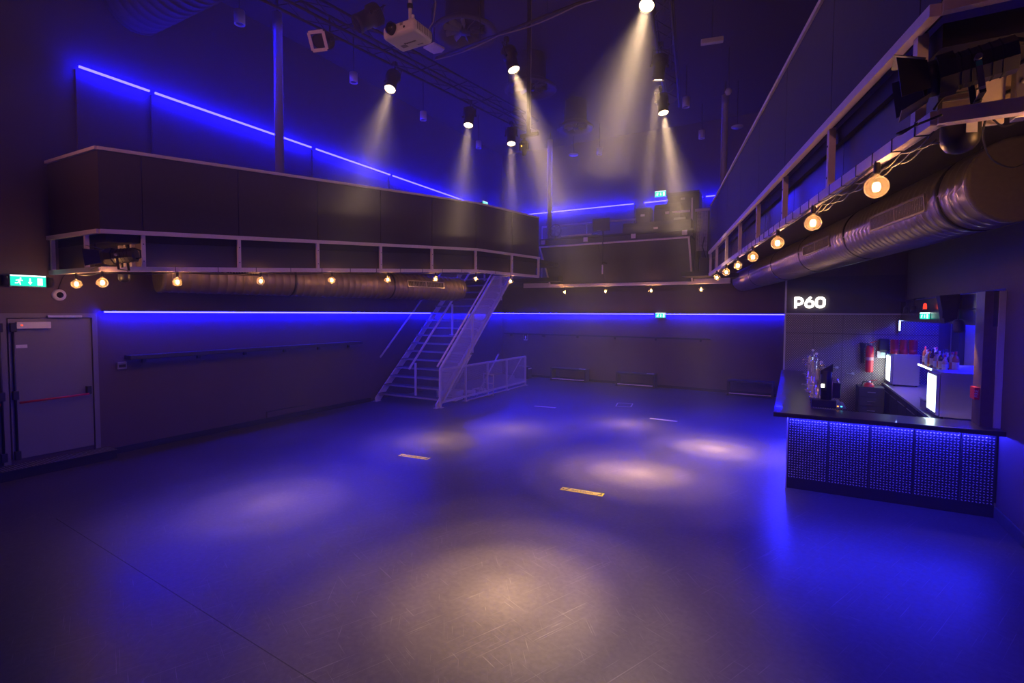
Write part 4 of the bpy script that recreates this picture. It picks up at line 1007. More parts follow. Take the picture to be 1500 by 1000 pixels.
a = P(765, 494, Y=17.2); t = thing('wall_notice', 'small framed notice on the back wall below the led line', 'notice', a)
yy = back_y(a.x)
MB().box((a.x - 0.09, yy - 0.02, a.z - 0.12), (a.x + 0.09, yy - 0.001, a.z + 0.12)).build('frame', m_fog, t)
MB().box((a.x - 0.07, yy - 0.024, a.z - 0.10), (a.x + 0.07, yy - 0.02, a.z + 0.10)).build('sheet', m_blackm, t)
MB().box((a.x - 0.025, yy - 0.027, a.z - 0.06), (a.x + 0.025, yy - 0.024, a.z + 0.05)).build('figure', m_white, t)
MB().box((a.x - 0.07, yy - 0.027, a.z - 0.12), (a.x + 0.07, yy - 0.024, a.z - 0.095)).build('lower_band', m_white, t)
def bench(px0, px1, lab, plate=True, **k):
    x0, x1 = P(px0, 560, Y=16.9).x, P(px1, 565, Y=16.85).x
    y1 = min(back_y(x0), back_y(x1)) - 0.04; y0 = y1 - 0.36; h = 0.46
    t = thing('wall_bench', lab, 'bench', (x0, y1, 0), 'benches at the back wall')
    MB().box((x0, y0, h - 0.06), (x1, y1, h)).build('seat', m_bench, t, bevel=0.005)
    for x in (x0, x1 - 0.06): MB().box((x, y0, 0), (x + 0.06, y1, h - 0.06)).build('end_board', m_bench, t)
    MB().box((x0 + 0.06, y0, 0.02), (x1 - 0.06, y1, 0.07)).build('base_board', m_bench, t)
    MB().box((x0 + 0.06, y0 - 0.008, 0.06), (x1 - 0.06, y0, 0.085)).build('edge_strip', m_cream, t)
    if plate: MB().box((x1 - 0.28, y0 + 0.05, h), (x1 - 0.05, y0 + 0.16, h + 0.006)).build('seat_label', m_white, t)
bench(806, 857, 'black box bench at the back wall nearest the staircase fence'); bench(904, 960, 'black box bench in the middle of the back wall')
bench(1067, 1134, 'black box bench at the back wall beside the bar counter', False)
a, b2 = P(760, 540, Y=17.1).x, P(779, 540, Y=17.1).x
t = thing('stage_box', 'dark low box at the back wall half hidden by the fence', 'box', (a, 17.0, 0))
MB().box((a, 16.75, 0), (b2, 17.1, 0.45)).build('case', m_bench, t, bevel=0.01); MB().box((b2, 16.8, 0.36), (b2 + 0.012, 17.05, 0.4)).build('handle', m_rail, t)

# ------------------------------------------------------------------ floor tapes and hatch
def tape(p0, p1, w, lab, m, txt=None):
    a, b2 = P(*p0, Z=0), P(*p1, Z=0); d = (b2 - a).normalized(); nrm = Vector((-d.y, d.x, 0))
    t = thing('floor_tape', lab, 'floor tape', a, 'distance tapes on the floor')
    MB().prism([a - nrm*w/2, b2 - nrm*w/2, b2 + nrm*w/2, a + nrm*w/2], (0, 0, 0.002)).build('strip', m, t)
    if txt:
        L = (b2 - a).length
        mb = text_mb(txt, w * 0.62, 0.0002); xs_ = [v.x for v in mb.v]; k = L * 0.5 / (max(xs_) - min(xs_))
        mb.xf(frame_M((a + b2) / 2 + Vector((0, 0, 0.0024)), d, nrm) @ Matrix.Diagonal((k, 1, 1, 1))).build('print', m_ink, t)
        for f in (0.1, 0.86):
            c = a + d * L * f; MB().prism([c - nrm*w*0.45, c - nrm*w*0.45 + d*0.015, c + nrm*w*0.45 + d*0.06, c + nrm*w*0.45 + d*0.045], (0, 0, 0.0026)).build('slash_mark', m_ink, t)
        for f in (0.04, 0.93):
            c = a + d * L * f + Vector((0, 0, 0.0022)); MB().prism([c - nrm*w*0.2, c + d*0.025 - nrm*w*0.2, c + d*0.0125 + nrm*w*0.2], (0, 0, 0.0004)).build('triangle_mark', m_ink, t)
tape((586, 666), (628, 672), 0.12, 'yellow printed distance tape on the floor nearer the staircase', m_yel, 'GELIEVE TE WACHTEN')
tape((822, 715), (884, 725), 0.12, 'yellow printed distance tape nearest the camera, floor centre', m_yel, 'GELIEVE TE WACHTEN')
tape((783, 594.5), (814, 597), 0.10, 'pale distance tape on the far blue floor near the fence', m_pale)
tape((952, 612.5), (992, 617), 0.10, 'pale distance tape on the far floor in front of the benches', m_pale)
h0 = [P(*q, Z=0) for q in ((905, 590), (927, 591), (924, 596), (902, 595))]
t = thing('floor_hatch', 'square floor hatch outlined in metal on the far blue floor', 'hatch', h0[0])
for k in range(4): MB().beam(h0[k] + Vector((0, 0, 0.002)), h0[(k+1) % 4] + Vector((0, 0, 0.002)), 0.03, 0.004).build('edge', m_rail, t)

# ------------------------------------------------------------------ exit signs
def exit_sign(M, w, h, lab, symbols=True, wire=False):
    """M: x to the right, y up, z out of the sign"""
    t = thing('exit_sign', lab, 'exit sign', M=M, group='emergency exit signs')
    MB().cbox((0, 0, -0.03), (w + 0.02, h + 0.03, 0.04)).xf(M).build('housing', m_fog, t, bevel=0.004)
    MB().cbox((0, 0, -0.006), (w, h, 0.01)).xf(M).build('face', e_exit, t)
    z = 0.0005
    # running figure
    mb = MB(); s = h
    def blob(pts): mb.prism([(x*s, y*s, z) for x, y in pts], (0, 0, 0.002))
    ox = -w/s*0.26
    blob([(ox + 0.10 + 0.07*math.cos(k*.785), 0.30 + 0.07*math.sin(k*.785)) for k in range(8)])
    blob([(ox - 0.10, 0.18), (ox + 0.10, 0.20), (ox + 0.05, -0.10), (ox - 0.08, -0.05)])
    blob([(ox - 0.30, 0.10), (ox - 0.08, 0.18), (ox - 0.08, 0.08), (ox - 0.27, 0.02)])
    blob([(ox + 0.08, 0.18), (ox + 0.28, 0.10), (ox + 0.26, 0.02), (ox + 0.06, 0.08)])
    blob([(ox - 0.08, -0.05), (ox + 0.0, -0.10), (ox - 0.15, -0.25), (ox - 0.36, -0.25), (ox - 0.36, -0.17), (ox - 0.17, -0.17)])
    blob([(ox - 0.02, -0.08), (ox + 0.07, -0.08), (ox + 0.12, -0.38), (ox + 0.03, -0.38)])
    mb.build('running_figure', e_exitw, t)
    mb = MB(); ox = w/s*0.04
    mb.prism([(x*s, y*s, z) for x, y in ((ox-.06, .32), (ox+.06, .32), (ox+.06, -.08), (ox+.18, -.08), (ox, -.36), (ox-.18, -.08), (ox-.06, -.08))], (0, 0, 0.002))
    mb.build('arrow', e_exitw, t)
    MB().box((w*0.25, -h*0.4, z), (w*0.40, h*0.36, z + 0.002)).xf(Matrix.Identity(4)).build('doorway', e_exitw, t, world=False)
    for ch in t.children:
        if ch.name.startswith(('running_figure', 'arrow')):
            for v in ch.data.vertices: v.co = XF[t.name] @ v.co
    MB().box((-w/2, h/2, -0.02), (w/2, h/2 + 0.02, 0.0)).build('light_bar', e_exitw, t, world=False)
    return t
a = P(42, 412, X=XL + 0.14)
exit_sign(frame_M(a, (0, 1, 0), (0, 0, 1)), 0.40, 0.14, 'green exit sign on the left wall above the grey doors')
t = thing('sign_bracket', 'dark round-ended bracket holding the exit sign on the left wall', 'bracket', a)
for s in (-1, 1):
    MB().lathe([(0, -0.03), (0.08, -0.03), (0.08, 0.03), (0, 0.03)], 16, frame_M(a + Vector((-0.05, s*0.26, 0)), (1, 0, 0), (0, 0, 1))).build('end_disc', m_black, t)
    MB().box((XL, a.y + s*0.26 - 0.02, a.z - 0.02), (a.x - 0.04, a.y + s*0.26 + 0.02, a.z + 0.02)).build('arm', m_black, t)
a = P(966.5, 462, Y=16.95); yy = back_y(a.x) - 0.08
exit_sign(frame_M((a.x, yy, a.z), (1, 0, 0), (0, 0, 1)), 0.32, 0.14, 'green exit sign in the led line of the back wall')
a = P(967, 284, Y=YU - 0.12)
exit_sign(frame_M((a.x, YU - 0.10, a.z), (1, 0, 0), (0, 0, 1)), 0.36, 0.17, 'green exit sign high on the upper back wall above the booth')
a = P(711, 299, X=XL + 0.1)
exit_sign(frame_M((XL + 0.1, a.y, a.z), (0, 1, 0), (0, 0, 1)), 0.34, 0.15, 'small far green exit sign high on the left wall')
a = P(86, 432, X=XL)
t = thing('dome_camera', 'white ringed dome camera on the left wall below the exit sign', 'camera', a)
MB().lathe([(0.045, 0.05), (0.075, 0.045), (0.09, 0.02), (0.09, 0)], 24, frame_M(a, (0, 1, 0), (0, 0, 1))).build('ring', m_white, t)
MB().lathe([(0, 0.075), (0.03, 0.065), (0.05, 0.04)], 20, frame_M(a, (0, 1, 0), (0, 0, 1))).build('dome', pm('dark_dome', (0.02, 0.02, 0.02), 0.1), t)
c = P(102, 398, X=XL + 0.02)
MB().tube([a + Vector((0.01, -0.02, 0.05)), a + Vector((0.02, 0.0, 0.13)), a.lerp(c, 0.6) + Vector((0.01, -0.03, 0.06)), c + Vector((0.01, 0, 0.02)), c + Vector((0.01, 0.15, 0.2))], 0.006, 6).build('cable', m_rubber, t)

# ------------------------------------------------------------------ bar
cx0 = -0.02
bar = thing('bar_counter', 'L shaped bar with tread plate front and dark wooden top', 'bar', (cx0, BY0, 0))
MB().box((cx0 + 0.03, BY0 + 0.03, 0), (XR - 0.02, BY0 + 0.3, 1.02)).build('front_body', m_blackm, bar)
MB().box((cx0 + 0.03, BY0 + 0.3, 0), (cx0 + 0.28, BY1 - 0.02, 1.02)).build('side_body', m_blackm, bar)
MB().box((cx0 + 0.01, BY0 + 0.005, 0), (XR - 0.02, BY0 + 0.03, 0.15)).build('kick_board', m_blackm, bar)
MB().box((cx0 + 0.005, BY0 + 0.03, 0), (cx0 + 0.03, BY1 - 0.02, 0.15)).build('kick_board', m_blackm, bar)
def tread_sheet(o0, ud, vd, nd, w, h):
    """sheet with raised lozenges: o0 lower-left corner, unit vectors"""
    o0, ud, vd, nd = Vector(o0), Vector(ud), Vector(vd), Vector(nd)
    sh = MB().prism([o0, o0 + ud*w, o0 + ud*w + vd*h, o0 + vd*h], -nd * 0.012).build('tread_plate', m_plate, bar)
    mb = MB(); p = 0.034; mg = 0.007; nu, nv = round((w - 2*mg) / p), round(h / p); pu, pv = (w - 2*mg) / nu, h / nv
    for i in range(nu):
        for j in range(nv):
            c = o0 + ud*(mg + pu*(i + 0.5)) + vd*(pv*(j + 0.5)); a = 0.62 if (i + j) % 2 else -0.62
            u = (ud*math.cos(a) + vd*math.sin(a)) * 0.0135; v = (vd*math.cos(a) - ud*math.sin(a)) * 0.0068
            mb.add([c - u, c + v, c + u, c - v, c + nd*0.003 - u*0.3, c + nd*0.003 + u*0.3], [(0, 3, 4), (3, 5, 4), (3, 2, 5), (2, 1, 5), (1, 4, 5), (1, 0, 4)])
    o = mb.build('raised_pattern', m_loz, sh); o['kind'] = 'stuff'
seam = [cx0 + 0.01] + [P(px, 650, Y=BY0).x for px in (1213, 1274, 1339, 1408)] + [XR - 0.02]
for a, c in zip(seam, seam[1:]):
    tread_sheet((a + 0.004, BY0, 0.15), (1, 0, 0), (0, 0, 1), (0, -1, 0), c - a - 0.008, 0.865)
ys = [BY0 + 0.01 + (BY1 - BY0 - 0.03) * k / 7 for k in range(8)]
for a, c in zip(ys, ys[1:]):
    sh = MB().box((cx0, a + 0.004, 0.15), (cx0 + 0.012, c - 0.004, 1.015)).build('tread_plate', m_plate, bar)
MB().box((cx0 - 0.004, BY0 - 0.006, 0.0), (cx0 + 0.012, BY0 + 0.004, 1.02)).build('corner_trim', m_rail, bar)
CTX = cx0 - 0.17; CTY = BY0 - 0.22
MB().prism([(CTX, CTY, 1.03), (XR, CTY, 1.03), (XR, BY0 + 0.38, 1.03), (cx0 + 0.30, BY0 + 0.38, 1.03), (cx0 + 0.30, BY1, 1.03), (CTX, BY1, 1.03)], (0, 0, 0.06)).build('counter_top', m_wood, bar, bevel=0.006)
MB().box((cx0 + 0.02, BY0 - 0.045, 1.012), (XR - 0.06, BY0 - 0.02, 1.026)).build('led_tape', e_ledbar, bar)
MB().box((cx0 - 0.055, BY0 + 0.02, 1.012), (cx0 - 0.03, BY1 - 0.06, 1.026)).build('led_tape', e_ledbar, bar)
ZB = 1.09
# end wall: pressed metal panels, trims, double door
wx = [-0.12 + 0.58 * k for k in range(6)]
for i in range(5):
    for z0, z1 in ((0.05, 1.98), (2.0, 2.43)):
        MB().box((wx[i] + 0.004, BY1 - 0.012, z0), (min(wx[i+1], XR + 0.75) - 0.004, BY1, z1)).build('lattice_panel', m_latt, wbar)
MB().box((-0.16, BY1 - 0.03, 0), (-0.12, BY1 + 0.02, 3.3)).build('corner_trim', m_rail, wbar)
MB().box((-0.12, BY1 - 0.03, 2.435), (XR, BY1, 2.465)).build('ledge_trim', m_rail, wbar)
MB().box((-0.1, BY1 - 0.02, 2.48), (XR - 0.03, BY1 - 0.001, 3.32)).build('sign_board', m_gloss, wbar)
for (px, py) in ((1222, 538), (1245, 547)):
    a = P(px, py, Y=BY1 - 0.05)
    MB().tube([a + Vector((-0.07, 0, 0)), a + Vector((0.07, 0, 0))], 0.011, 8).build('door_handle', m_steel, wbar)
    MB().cbox(a + Vector((0.06, 0.02, 0)), (0.05, 0.04, 0.05)).build('handle_rose', m_steel, wbar)
# P60 sign: each letter a part
a0, a1 = P(1163.5, 451, Y=BY1 - 0.06), P(1209.5, 434.5, Y=BY1 - 0.06)
sw, sh_ = a1.x - a0.x, a1.z - a0.z
sign = thing('lit_letter_sign', 'glowing white letters P60 on the dark board above the bar', 'sign', (a0.x, BY1 - 0.06, a0.z))
def stroke(path, w, name):
    pts = [Vector((a0.x + x*sh_, BY1 - 0.075, a0.z + y*sh_)) for x, y in path]; mb = MB(); closed = (pts[0] - pts[-1]).length < 1e-4
    if closed: pts = pts[:-1]
    n = len(pts); L = []; R = []
    for i in range(n):
        pr = pts[(i-1) % n] if (closed or i > 0) else None; nx = pts[(i+1) % n] if (closed or i < n-1) else None
        d1 = (pts[i] - pr).normalized() if pr is not None else None; d2 = (nx - pts[i]).normalized() if nx is not None else None
        if d1 is None: d1 = d2
        if d2 is None: d2 = d1
        n1 = Vector((-d1.z, 0, d1.x)); n2 = Vector((-d2.z, 0, d2.x)); m = (n1 + n2).normalized(); k = w*sh_/2 / max(0.5, m.dot(n1))
        L.append(pts[i] + m*k); R.append(pts[i] - m*k)
    for i in range(n if closed else n - 1):
        j = (i + 1) % n; mb.hexa([L[i], L[j], R[j], R[i]], (0, 0.05, 0))
    mb.build(name, e_sign, sign)
def rr(x0, y0, x1, y1, r, n=5):
    out = []
    for cx_, cy_, s in ((x1-r, y1-r, 0), (x0+r, y1-r, 1), (x0+r, y0+r, 2), (x1-r, y0+r, 3)):
        for k in range(n + 1):
            an = (s + k/n) * math.pi/2; out.append((cx_ + r*math.cos(an), cy_ + r*math.sin(an)))
    return out + [out[0]]
w = 0.2; unit = sw / sh_ / 3
h = w/2
P_w = unit * 0.9
arc = [(P_w - h - 0.25 + 0.25*math.cos(t_), 0.62 + 0.28*math.sin(t_)) for t_ in [math.pi/2 - math.pi*k/8 for k in range(9)]]
stroke([(h, 0.9)] + arc + [(h, 0.34)], w, 'letter_p'); stroke([(h, 0.0), (h, 1.0)], w, 'letter_p_stem')
o6 = unit * 1.0
stroke([(x + o6, y) for x, y in rr(h, h, unit*0.95 - h, 0.62, 0.22)], w, 'digit_six'); stroke([(o6 + h*1.05, 0.42), (o6 + 0.22, 0.70), (o6 + unit*0.62, 0.98)], w, 'digit_six_stem')
o0 = unit * 2.02
stroke([(x + o0, y) for x, y in rr(h, h, unit*0.98 - h, 0.9, 0.24)], w, 'digit_zero')

# taps
def base_at(px, py): return P(px, py, Z=ZB)
tapbase = []
for i, (px, py, hgt, lab) in enumerate([(1186, 574, 0.60, 'chrome beer tap column furthest back on the side counter'), (1191, 582, 0.58, 'middle chrome beer tap column on the side counter'), (1198, 591, 0.50, 'nearest chrome beer tap column beside the black dispenser')]):
    c = base_at(px, py); t = thing('beer_tap', lab, 'beer tap', c, 'chrome beer taps'); T = Matrix.Translation(c)
    MB().lathe([(0, 0), (0.06, 0), (0.055, 0.015), (0.045, 0.02), (0.045, hgt), (0.05, hgt + 0.01), (0.03, hgt + 0.03), (0, hgt + 0.035)], 20, T).build('column', m_chrome, t)
    MB().tube([c + Vector((0, 0, hgt - 0.06)), c + Vector((0.13, -0.02, hgt - 0.05)), c + Vector((0.15, -0.02, hgt - 0.16))], 0.014, 8).build('spout', m_chrome, t)
    MB().tube([c + Vector((-0.03, 0, hgt - 0.05)), c + Vector((-0.10, 0.0, hgt - 0.03)), c + Vector((-0.11, 0.0, hgt - 0.1))], 0.012, 8).build('side_valve', m_chrome, t)
    MB().tube([c + Vector((0.05, 0, hgt)), c + Vector((0.03, 0.0, hgt + 0.12))], 0.009, 8).build('handle', m_chrome, t)
    MB().lathe([(0, -0.022), (0.016, -0.015), (0.022, 0), (0.016, 0.015), (0, 0.022)], 12, T @ Matrix.Translation((-0.01 + 0.04, 0, hgt + 0.13))).build('handle_knob', m_white, t)
    for zz in (0.12, 0.3):
        MB().tube([c + Vector((-0.05, 0, zz)), c + Vector((-0.12, -0.01, zz + 0.01))], 0.012, 6).build('small_valve', m_chrome, t)
c = base_at(1207, 596)
t = thing('drink_dispenser', 'black drink dispenser with a lit badge on the bar corner', 'dispenser', c)
MB().box(c + Vector((-0.16, -0.06, 0)), c + Vector((0.15, 0.12, 0.11))).build('base', m_black, t, bevel=0.01)
MB().lathe([(0, 0.11), (0.07, 0.11), (0.07, 0.52), (0.06, 0.53), (0, 0.53)], 24, Matrix.Translation(c + Vector((0.02, 0.03, 0)))).build('column', m_black, t)
MB().prism([c + Vector((-0.06, -0.02, 0.47)), c + Vector((0.10, -0.02, 0.52)), c + Vector((0.10, -0.02, 0.64)), c + Vector((-0.06, -0.02, 0.53))], (0, 0.1, 0)).build('head', m_black, t, bevel=0.01)
MB().box(c + Vector((-0.045, -0.05, 0.29)), c + Vector((-0.005, -0.035, 0.34))).build('lit_badge', e_sign, t)
MB().tube([c + Vector((0.09, 0.02, 0.13)), c + Vector((0.1, 0.02, 0.42)), c + Vector((0.13, 0.02, 0.45)), c + Vector((0.16, 0.02, 0.4)), c + Vector((0.16, 0.02, 0.3))], 0.016, 8).build('pipe', m_chrome, t)
MB().box(c + Vector((0.10, 0.0, 0.14)), c + Vector((0.20, 0.1, 0.36))).build('button_block', m_black, t, bevel=0.008)
a = base_at(1232, 598)
t = thing('drip_tray', 'stainless drip tray with a sloped side beside the black dispenser', 'tray', a)
MB().prism([a + Vector((-0.10, 0, 0)), a + Vector((0.06, 0, 0)), a + Vector((0.06, 0.0, 0.02)), a + Vector((-0.10, 0.0, 0.05))], (0, 0.5, 0)).build('tray', m_inox, t)
MB().box(a + Vector((-0.09, 0.01, 0.05)), a + Vector((0.0, 0.49, 0.055))).build('grid', m_fog, t)
for dx_, mm in ((0.0, em('amber_led2', (1, .4, .03), 3)), (0.045, em('cyan_led', (.1, .8, 1), 3))):
    MB().box(a + Vector((-0.05 + dx_, -0.005, 0.02)), a + Vector((-0.03 + dx_, 0, 0.035))).build('indicator', mm, t)

# bar back: worktop, fridges, bottles
WX = 1.84; ZW = 0.92
t = thing('back_counter', 'low dark back counter with drawers behind the bar', 'counter', (WX, 8.8, 0))
MB().box((WX - 0.02, 8.7, ZW - 0.04), (XR + 0.78, BY1 - 0.02, ZW)).build('worktop', m_inox, t, bevel=0.004)
MB().box((WX + 0.02, 8.72, 0), (XR + 0.78, BY1 - 0.02, ZW - 0.04)).build('body', m_blackm, t)
for k in range(6):
    y0 = 8.75 + k * 0.86; dw = MB().box((WX, y0 + 0.01, 0.12), (WX + 0.02, y0 + 0.85, ZW - 0.06)).build('door', m_bench, t)
    MB().tube([(WX - 0.02, y0 + 0.1, 0.78), (WX - 0.02, y0 + 0.75, 0.78)], 0.008, 6).build('handle', m_steel, dw)
def fridge(px, py, lab, w=0.56, d=0.5, h=0.68):
    q = P(px, py, X=WX + 0.03); x0, y0 = WX + 0.03, min(q.y, 13.38)
    t = thing('bar_fridge', lab, 'fridge', (x0, y0, ZW), 'bar fridges')
    MB().box((x0 + 0.045, y0, ZW + 0.03), (x0 + d, y0 + w, ZW + h)).build('cabinet', m_inox, t, bevel=0.006)
    dd_ = MB().box((x0, y0, ZW + 0.05), (x0 + 0.04, y0 + w, ZW + h - 0.02)).build('door', m_inox, t, bevel=0.004)
    MB().box((x0 - 0.004, y0 + 0.03, ZW + 0.09), (x0, y0 + w - 0.03, ZW + h - 0.06)).build('lit_glass', e_fridge, dd_)
    for fx_ in (0.08, d - 0.04):
        for fy_ in (0.05, w - 0.05): MB().tube([(x0 + fx_, y0 + fy_, ZW), (x0 + fx_, y0 + fy_, ZW + 0.03)], 0.02, 8).build('foot', m_black, t)
    return x0, y0
fx1, fy1_ = fridge(1370, 604, 'near stainless bar fridge with a bright lit door')
fx2, fy2_ = fridge(1298, 556, 'far stainless bar fridge below the red cup stacks')
a = P(1345, 600, Z=ZW)
t = thing('bar_caddy', 'grey bar caddy with paper napkins between the two fridges', 'caddy', (WX + 0.08, fy1_ + 0.75, ZW))
y0 = fy1_ + 0.72
MB().box((WX + 0.05, y0, ZW), (WX + 0.4, y0 + 0.4, ZW + 0.13)).build('box', m_fog, t, bevel=0.006)
MB().prism([(WX + 0.03, y0 + 0.02, ZW + 0.15), (WX + 0.38, y0 + 0.02, ZW + 0.2), (WX + 0.38, y0 + 0.35, ZW + 0.2), (WX + 0.03, y0 + 0.35, ZW + 0.15)], (0, 0, 0.02)).build('napkins', m_white, t)
MB().box((WX + 0.1, y0 + 0.02, ZW + 0.13), (WX + 0.36, y0 + 0.35, ZW + 0.155)).build('lid', m_fog, t)
# bottle shelf behind the near fridge
zs = 1.54
t = thing('bottle_shelf', 'white backlit shelf holding the liquor bottles behind the fridge', 'shelf', (XR + 0.3, fy1_ + 0.6, zs))
shx0, shx1, shy0, shy1 = WX + 0.22, XR + 0.75, fy1_ + 0.75, fy1_ + 2.35
MB().box((shx0, shy0, zs - 0.03), (shx1, shy1, zs)).build('board', m_white, t)
MB().box((shx0 - 0.004, shy0, zs - 0.03), (shx0, shy1, zs)).build('lit_edge', e_fridge, t)
for y in (shy0 + 0.03, shy1 - 0.06): MB().box((shx1 - 0.05, y, ZW), (shx1, y + 0.03, zs - 0.03)).build('support', m_blackm, t)
bcol = [((0.75, 0.55, 0.35), (0.6, 0.05, 0.04)), ((0.5, 0.5, 0.55), (0.7, 0.03, 0.15)), ((0.55, 0.35, 0.2), (0.03, 0.03, 0.03)), ((0.04, 0.03, 0.03), (0.02, 0.02, 0.02)),
        ((0.6, 0.6, 0.65), (0.75, 0.75, 0.78)), ((0.1, 0.04, 0.02), (0.05, 0.05, 0.05)), ((0.7, 0.65, 0.6), (0.7, 0.6, 0.55)), ((0.5, 0.12, 0.05), (0.75, 0.05, 0.03)),
        ((0.75, 0.4, 0.03), (0.05, 0.05, 0.05)), ((0.3, 0.3, 0.35), (0.03, 0.03, 0.06))]
bdesc = ['amber', 'clear', 'copper', 'black', 'silver', 'dark brown', 'cream', 'rust red', 'golden', 'smoky grey']
cdesc = ['red', 'pink', 'black', 'black', 'pale', 'dark', 'cream', 'bright red', 'black', 'navy']
ldesc = ['white', 'cream', 'rust', 'pale blue']
lcol = [(0.8, 0.78, 0.75), (0.8, 0.7, 0.45), (0.6, 0.12, 0.04), (0.5, 0.6, 0.75)]
for row in range(2):
    for i in range(10):
        k = (i * 3 + row * 7) % 10; li = (i + row) % 4
        x = shx0 + 0.07 + row * 0.13 + 0.01 * math.sin(i * 5); y = shy0 + 0.09 + i * 0.155
        hb = 0.16 + 0.05 * ((i * 7 + row * 3) % 4) / 3; r = 0.036 + 0.008 * ((i + row) % 2)
        lab = '%s bottle, %s cap, %s label, %s row, %s from near end' % (bdesc[k], cdesc[k], ldesc[li], ('front', 'rear')[row], (ordn + ['ninth', 'tenth'])[i])
        T = Matrix.Translation((x, y, zs)); t = thing('liquor_bottle', lab, 'bottle', (x, y, zs), 'liquor bottles on the shelf')
        mg = pm('bottle_glass_%d' % k, bcol[k][0], 0.08, var=0.05, coat=0.5)
        MB().lathe([(0, 0), (r, 0), (r, hb), (r*0.75, hb + 0.03), (0.014, hb + 0.05), (0.014, hb + 0.10), (0, hb + 0.10)], 14, T).build('glass', mg, t)
        MB().lathe([(0.017, hb + 0.075), (0.017, hb + 0.115), (0, hb + 0.115)], 10, T).build('cap', pm('bottle_cap_%d' % k, bcol[k][1], 0.4), t)
        MB().lathe([(r + 0.001, hb*0.2), (r + 0.001, hb*0.75)], 14, T).build('paper_label', pm('bottle_label_%d' % li, lcol[li], 0.6), t)
# red cup stacks on the far fridge
ftop = ZW + 0.68
for i, (dx_, dy_, lab) in enumerate([(0.08, 0.10, 'left stack of red cups on the far fridge'), (0.24, 0.10, 'middle stack of red cups on the far fridge'), (0.40, 0.10, 'right stack of red cups on the far fridge')]):
    x, y = fx2 + dx_, fy2_ + dy_ + 0.05; t = thing('cup_stack', lab, 'cup stack', (x, y, ftop), 'red cup stacks')
    MB().lathe([(0, 0), (0.078, 0), (0.07, 0.12), (0, 0.12)], 16, Matrix.Translation((x, y, ftop))).build('lowest_cup', m_red, t)
    for k in range(12):
        z = ftop + 0.10 + k * 0.017; MB().lathe([(0.062, z - 0.02), (0.074, z), (0.079, z + 0.006), (0.074, z + 0.012)], 16, Matrix.Translation((x, y, 0))).build('cup_rim', m_red, t)
# back of the bar: pilaster, dark column, screen panel
for (pa, pb_, m_, nm, lab) in [(1331, 1339, m_white, 'pilaster', 'slim pale pilaster in the blue bar recess'), (1396, 1407, m_black, 'pilaster', 'dark upright column behind the bar bottles')]:
    ya, yb_ = P(pb_, 490, X=XR + 0.72).y, P(pa, 490, X=XR + 0.72).y
    t = tag(MB().box((XR + 0.70, ya, ZW), (XR + 0.8, yb_, 2.75)).build(nm, m_, bevel=0.004), lab, 'pilaster')
ya, yb_ = P(1394, 490, X=XR + 0.77).y, P(1346, 490, X=XR + 0.77).y
t = thing('splash_panel', 'pale blue-lit panel behind the liquor bottles', 'panel', (XR + 0.8, ya, 1.7))
MB().box((XR + 0.775, ya, 1.5), (XR + 0.8, yb_, 2.5)).build('sheet', pm('pale_grey_panel', (0.6, 0.6, 0.66), 0.35), t)
for y in (ya, yb_): MB().box((XR + 0.765, y - 0.01, 1.5), (XR + 0.8, y + 0.01, 2.5)).build('edge', m_steel, t)
MB().box((XR + 0.79, BY0 + 0.1, ZW), (XR + 0.8, BY1 - 0.05, 2.74)).build('lining', pm('pale_bar_lining', (0.42, 0.42, 0.46), 0.45, var=0.1), wr)
# bulkhead over the bar opening, end post
t = thing('bar_bulkhead', 'dark metal bulkhead and wooden end post framing the bar opening', 'bulkhead', (XR, 8.0, 1.09))
MB().box((XR - 0.10, BY0 + 0.0, 2.30), (XR + 0.0, BY1 - 0.03, 2.72)).build('fascia', pm('dark_reflective_sheet', (0.10, 0.09, 0.085), 0.22, metal=0.7), t)
MB().box((XR - 0.18, BY0 + 0.02, ZB), (XR + 0.0, BY0 + 0.34, 2.72)).build('end_post', m_wood2, t)
MB().box((XR - 0.06, BY0 - 0.02, ZB), (XR + 0.0, BY0 + 0.02, 2.72)).build('post_edge', m_rail, t)
a = P(1439, 575, Y=BY0 + 0.2)
t = thing('fire_alarm_box', 'red fire alarm call box on the wooden end post of the bar', 'alarm box', (XR - 0.18, BY0 + 0.2, a.z - 0.07))
xx = XR - 0.18
MB().box((xx - 0.05, BY0 + 0.06, a.z - 0.075), (xx, BY0 + 0.24, a.z + 0.075)).build('case', m_red, t, bevel=0.006)
text_mb('FIRE', 0.05, 0.0006).xf(frame_M((xx - 0.03, BY0 + 0.059, a.z), (0, 0, 1), (-1, 0, 0))).build('lettering', m_white, t)
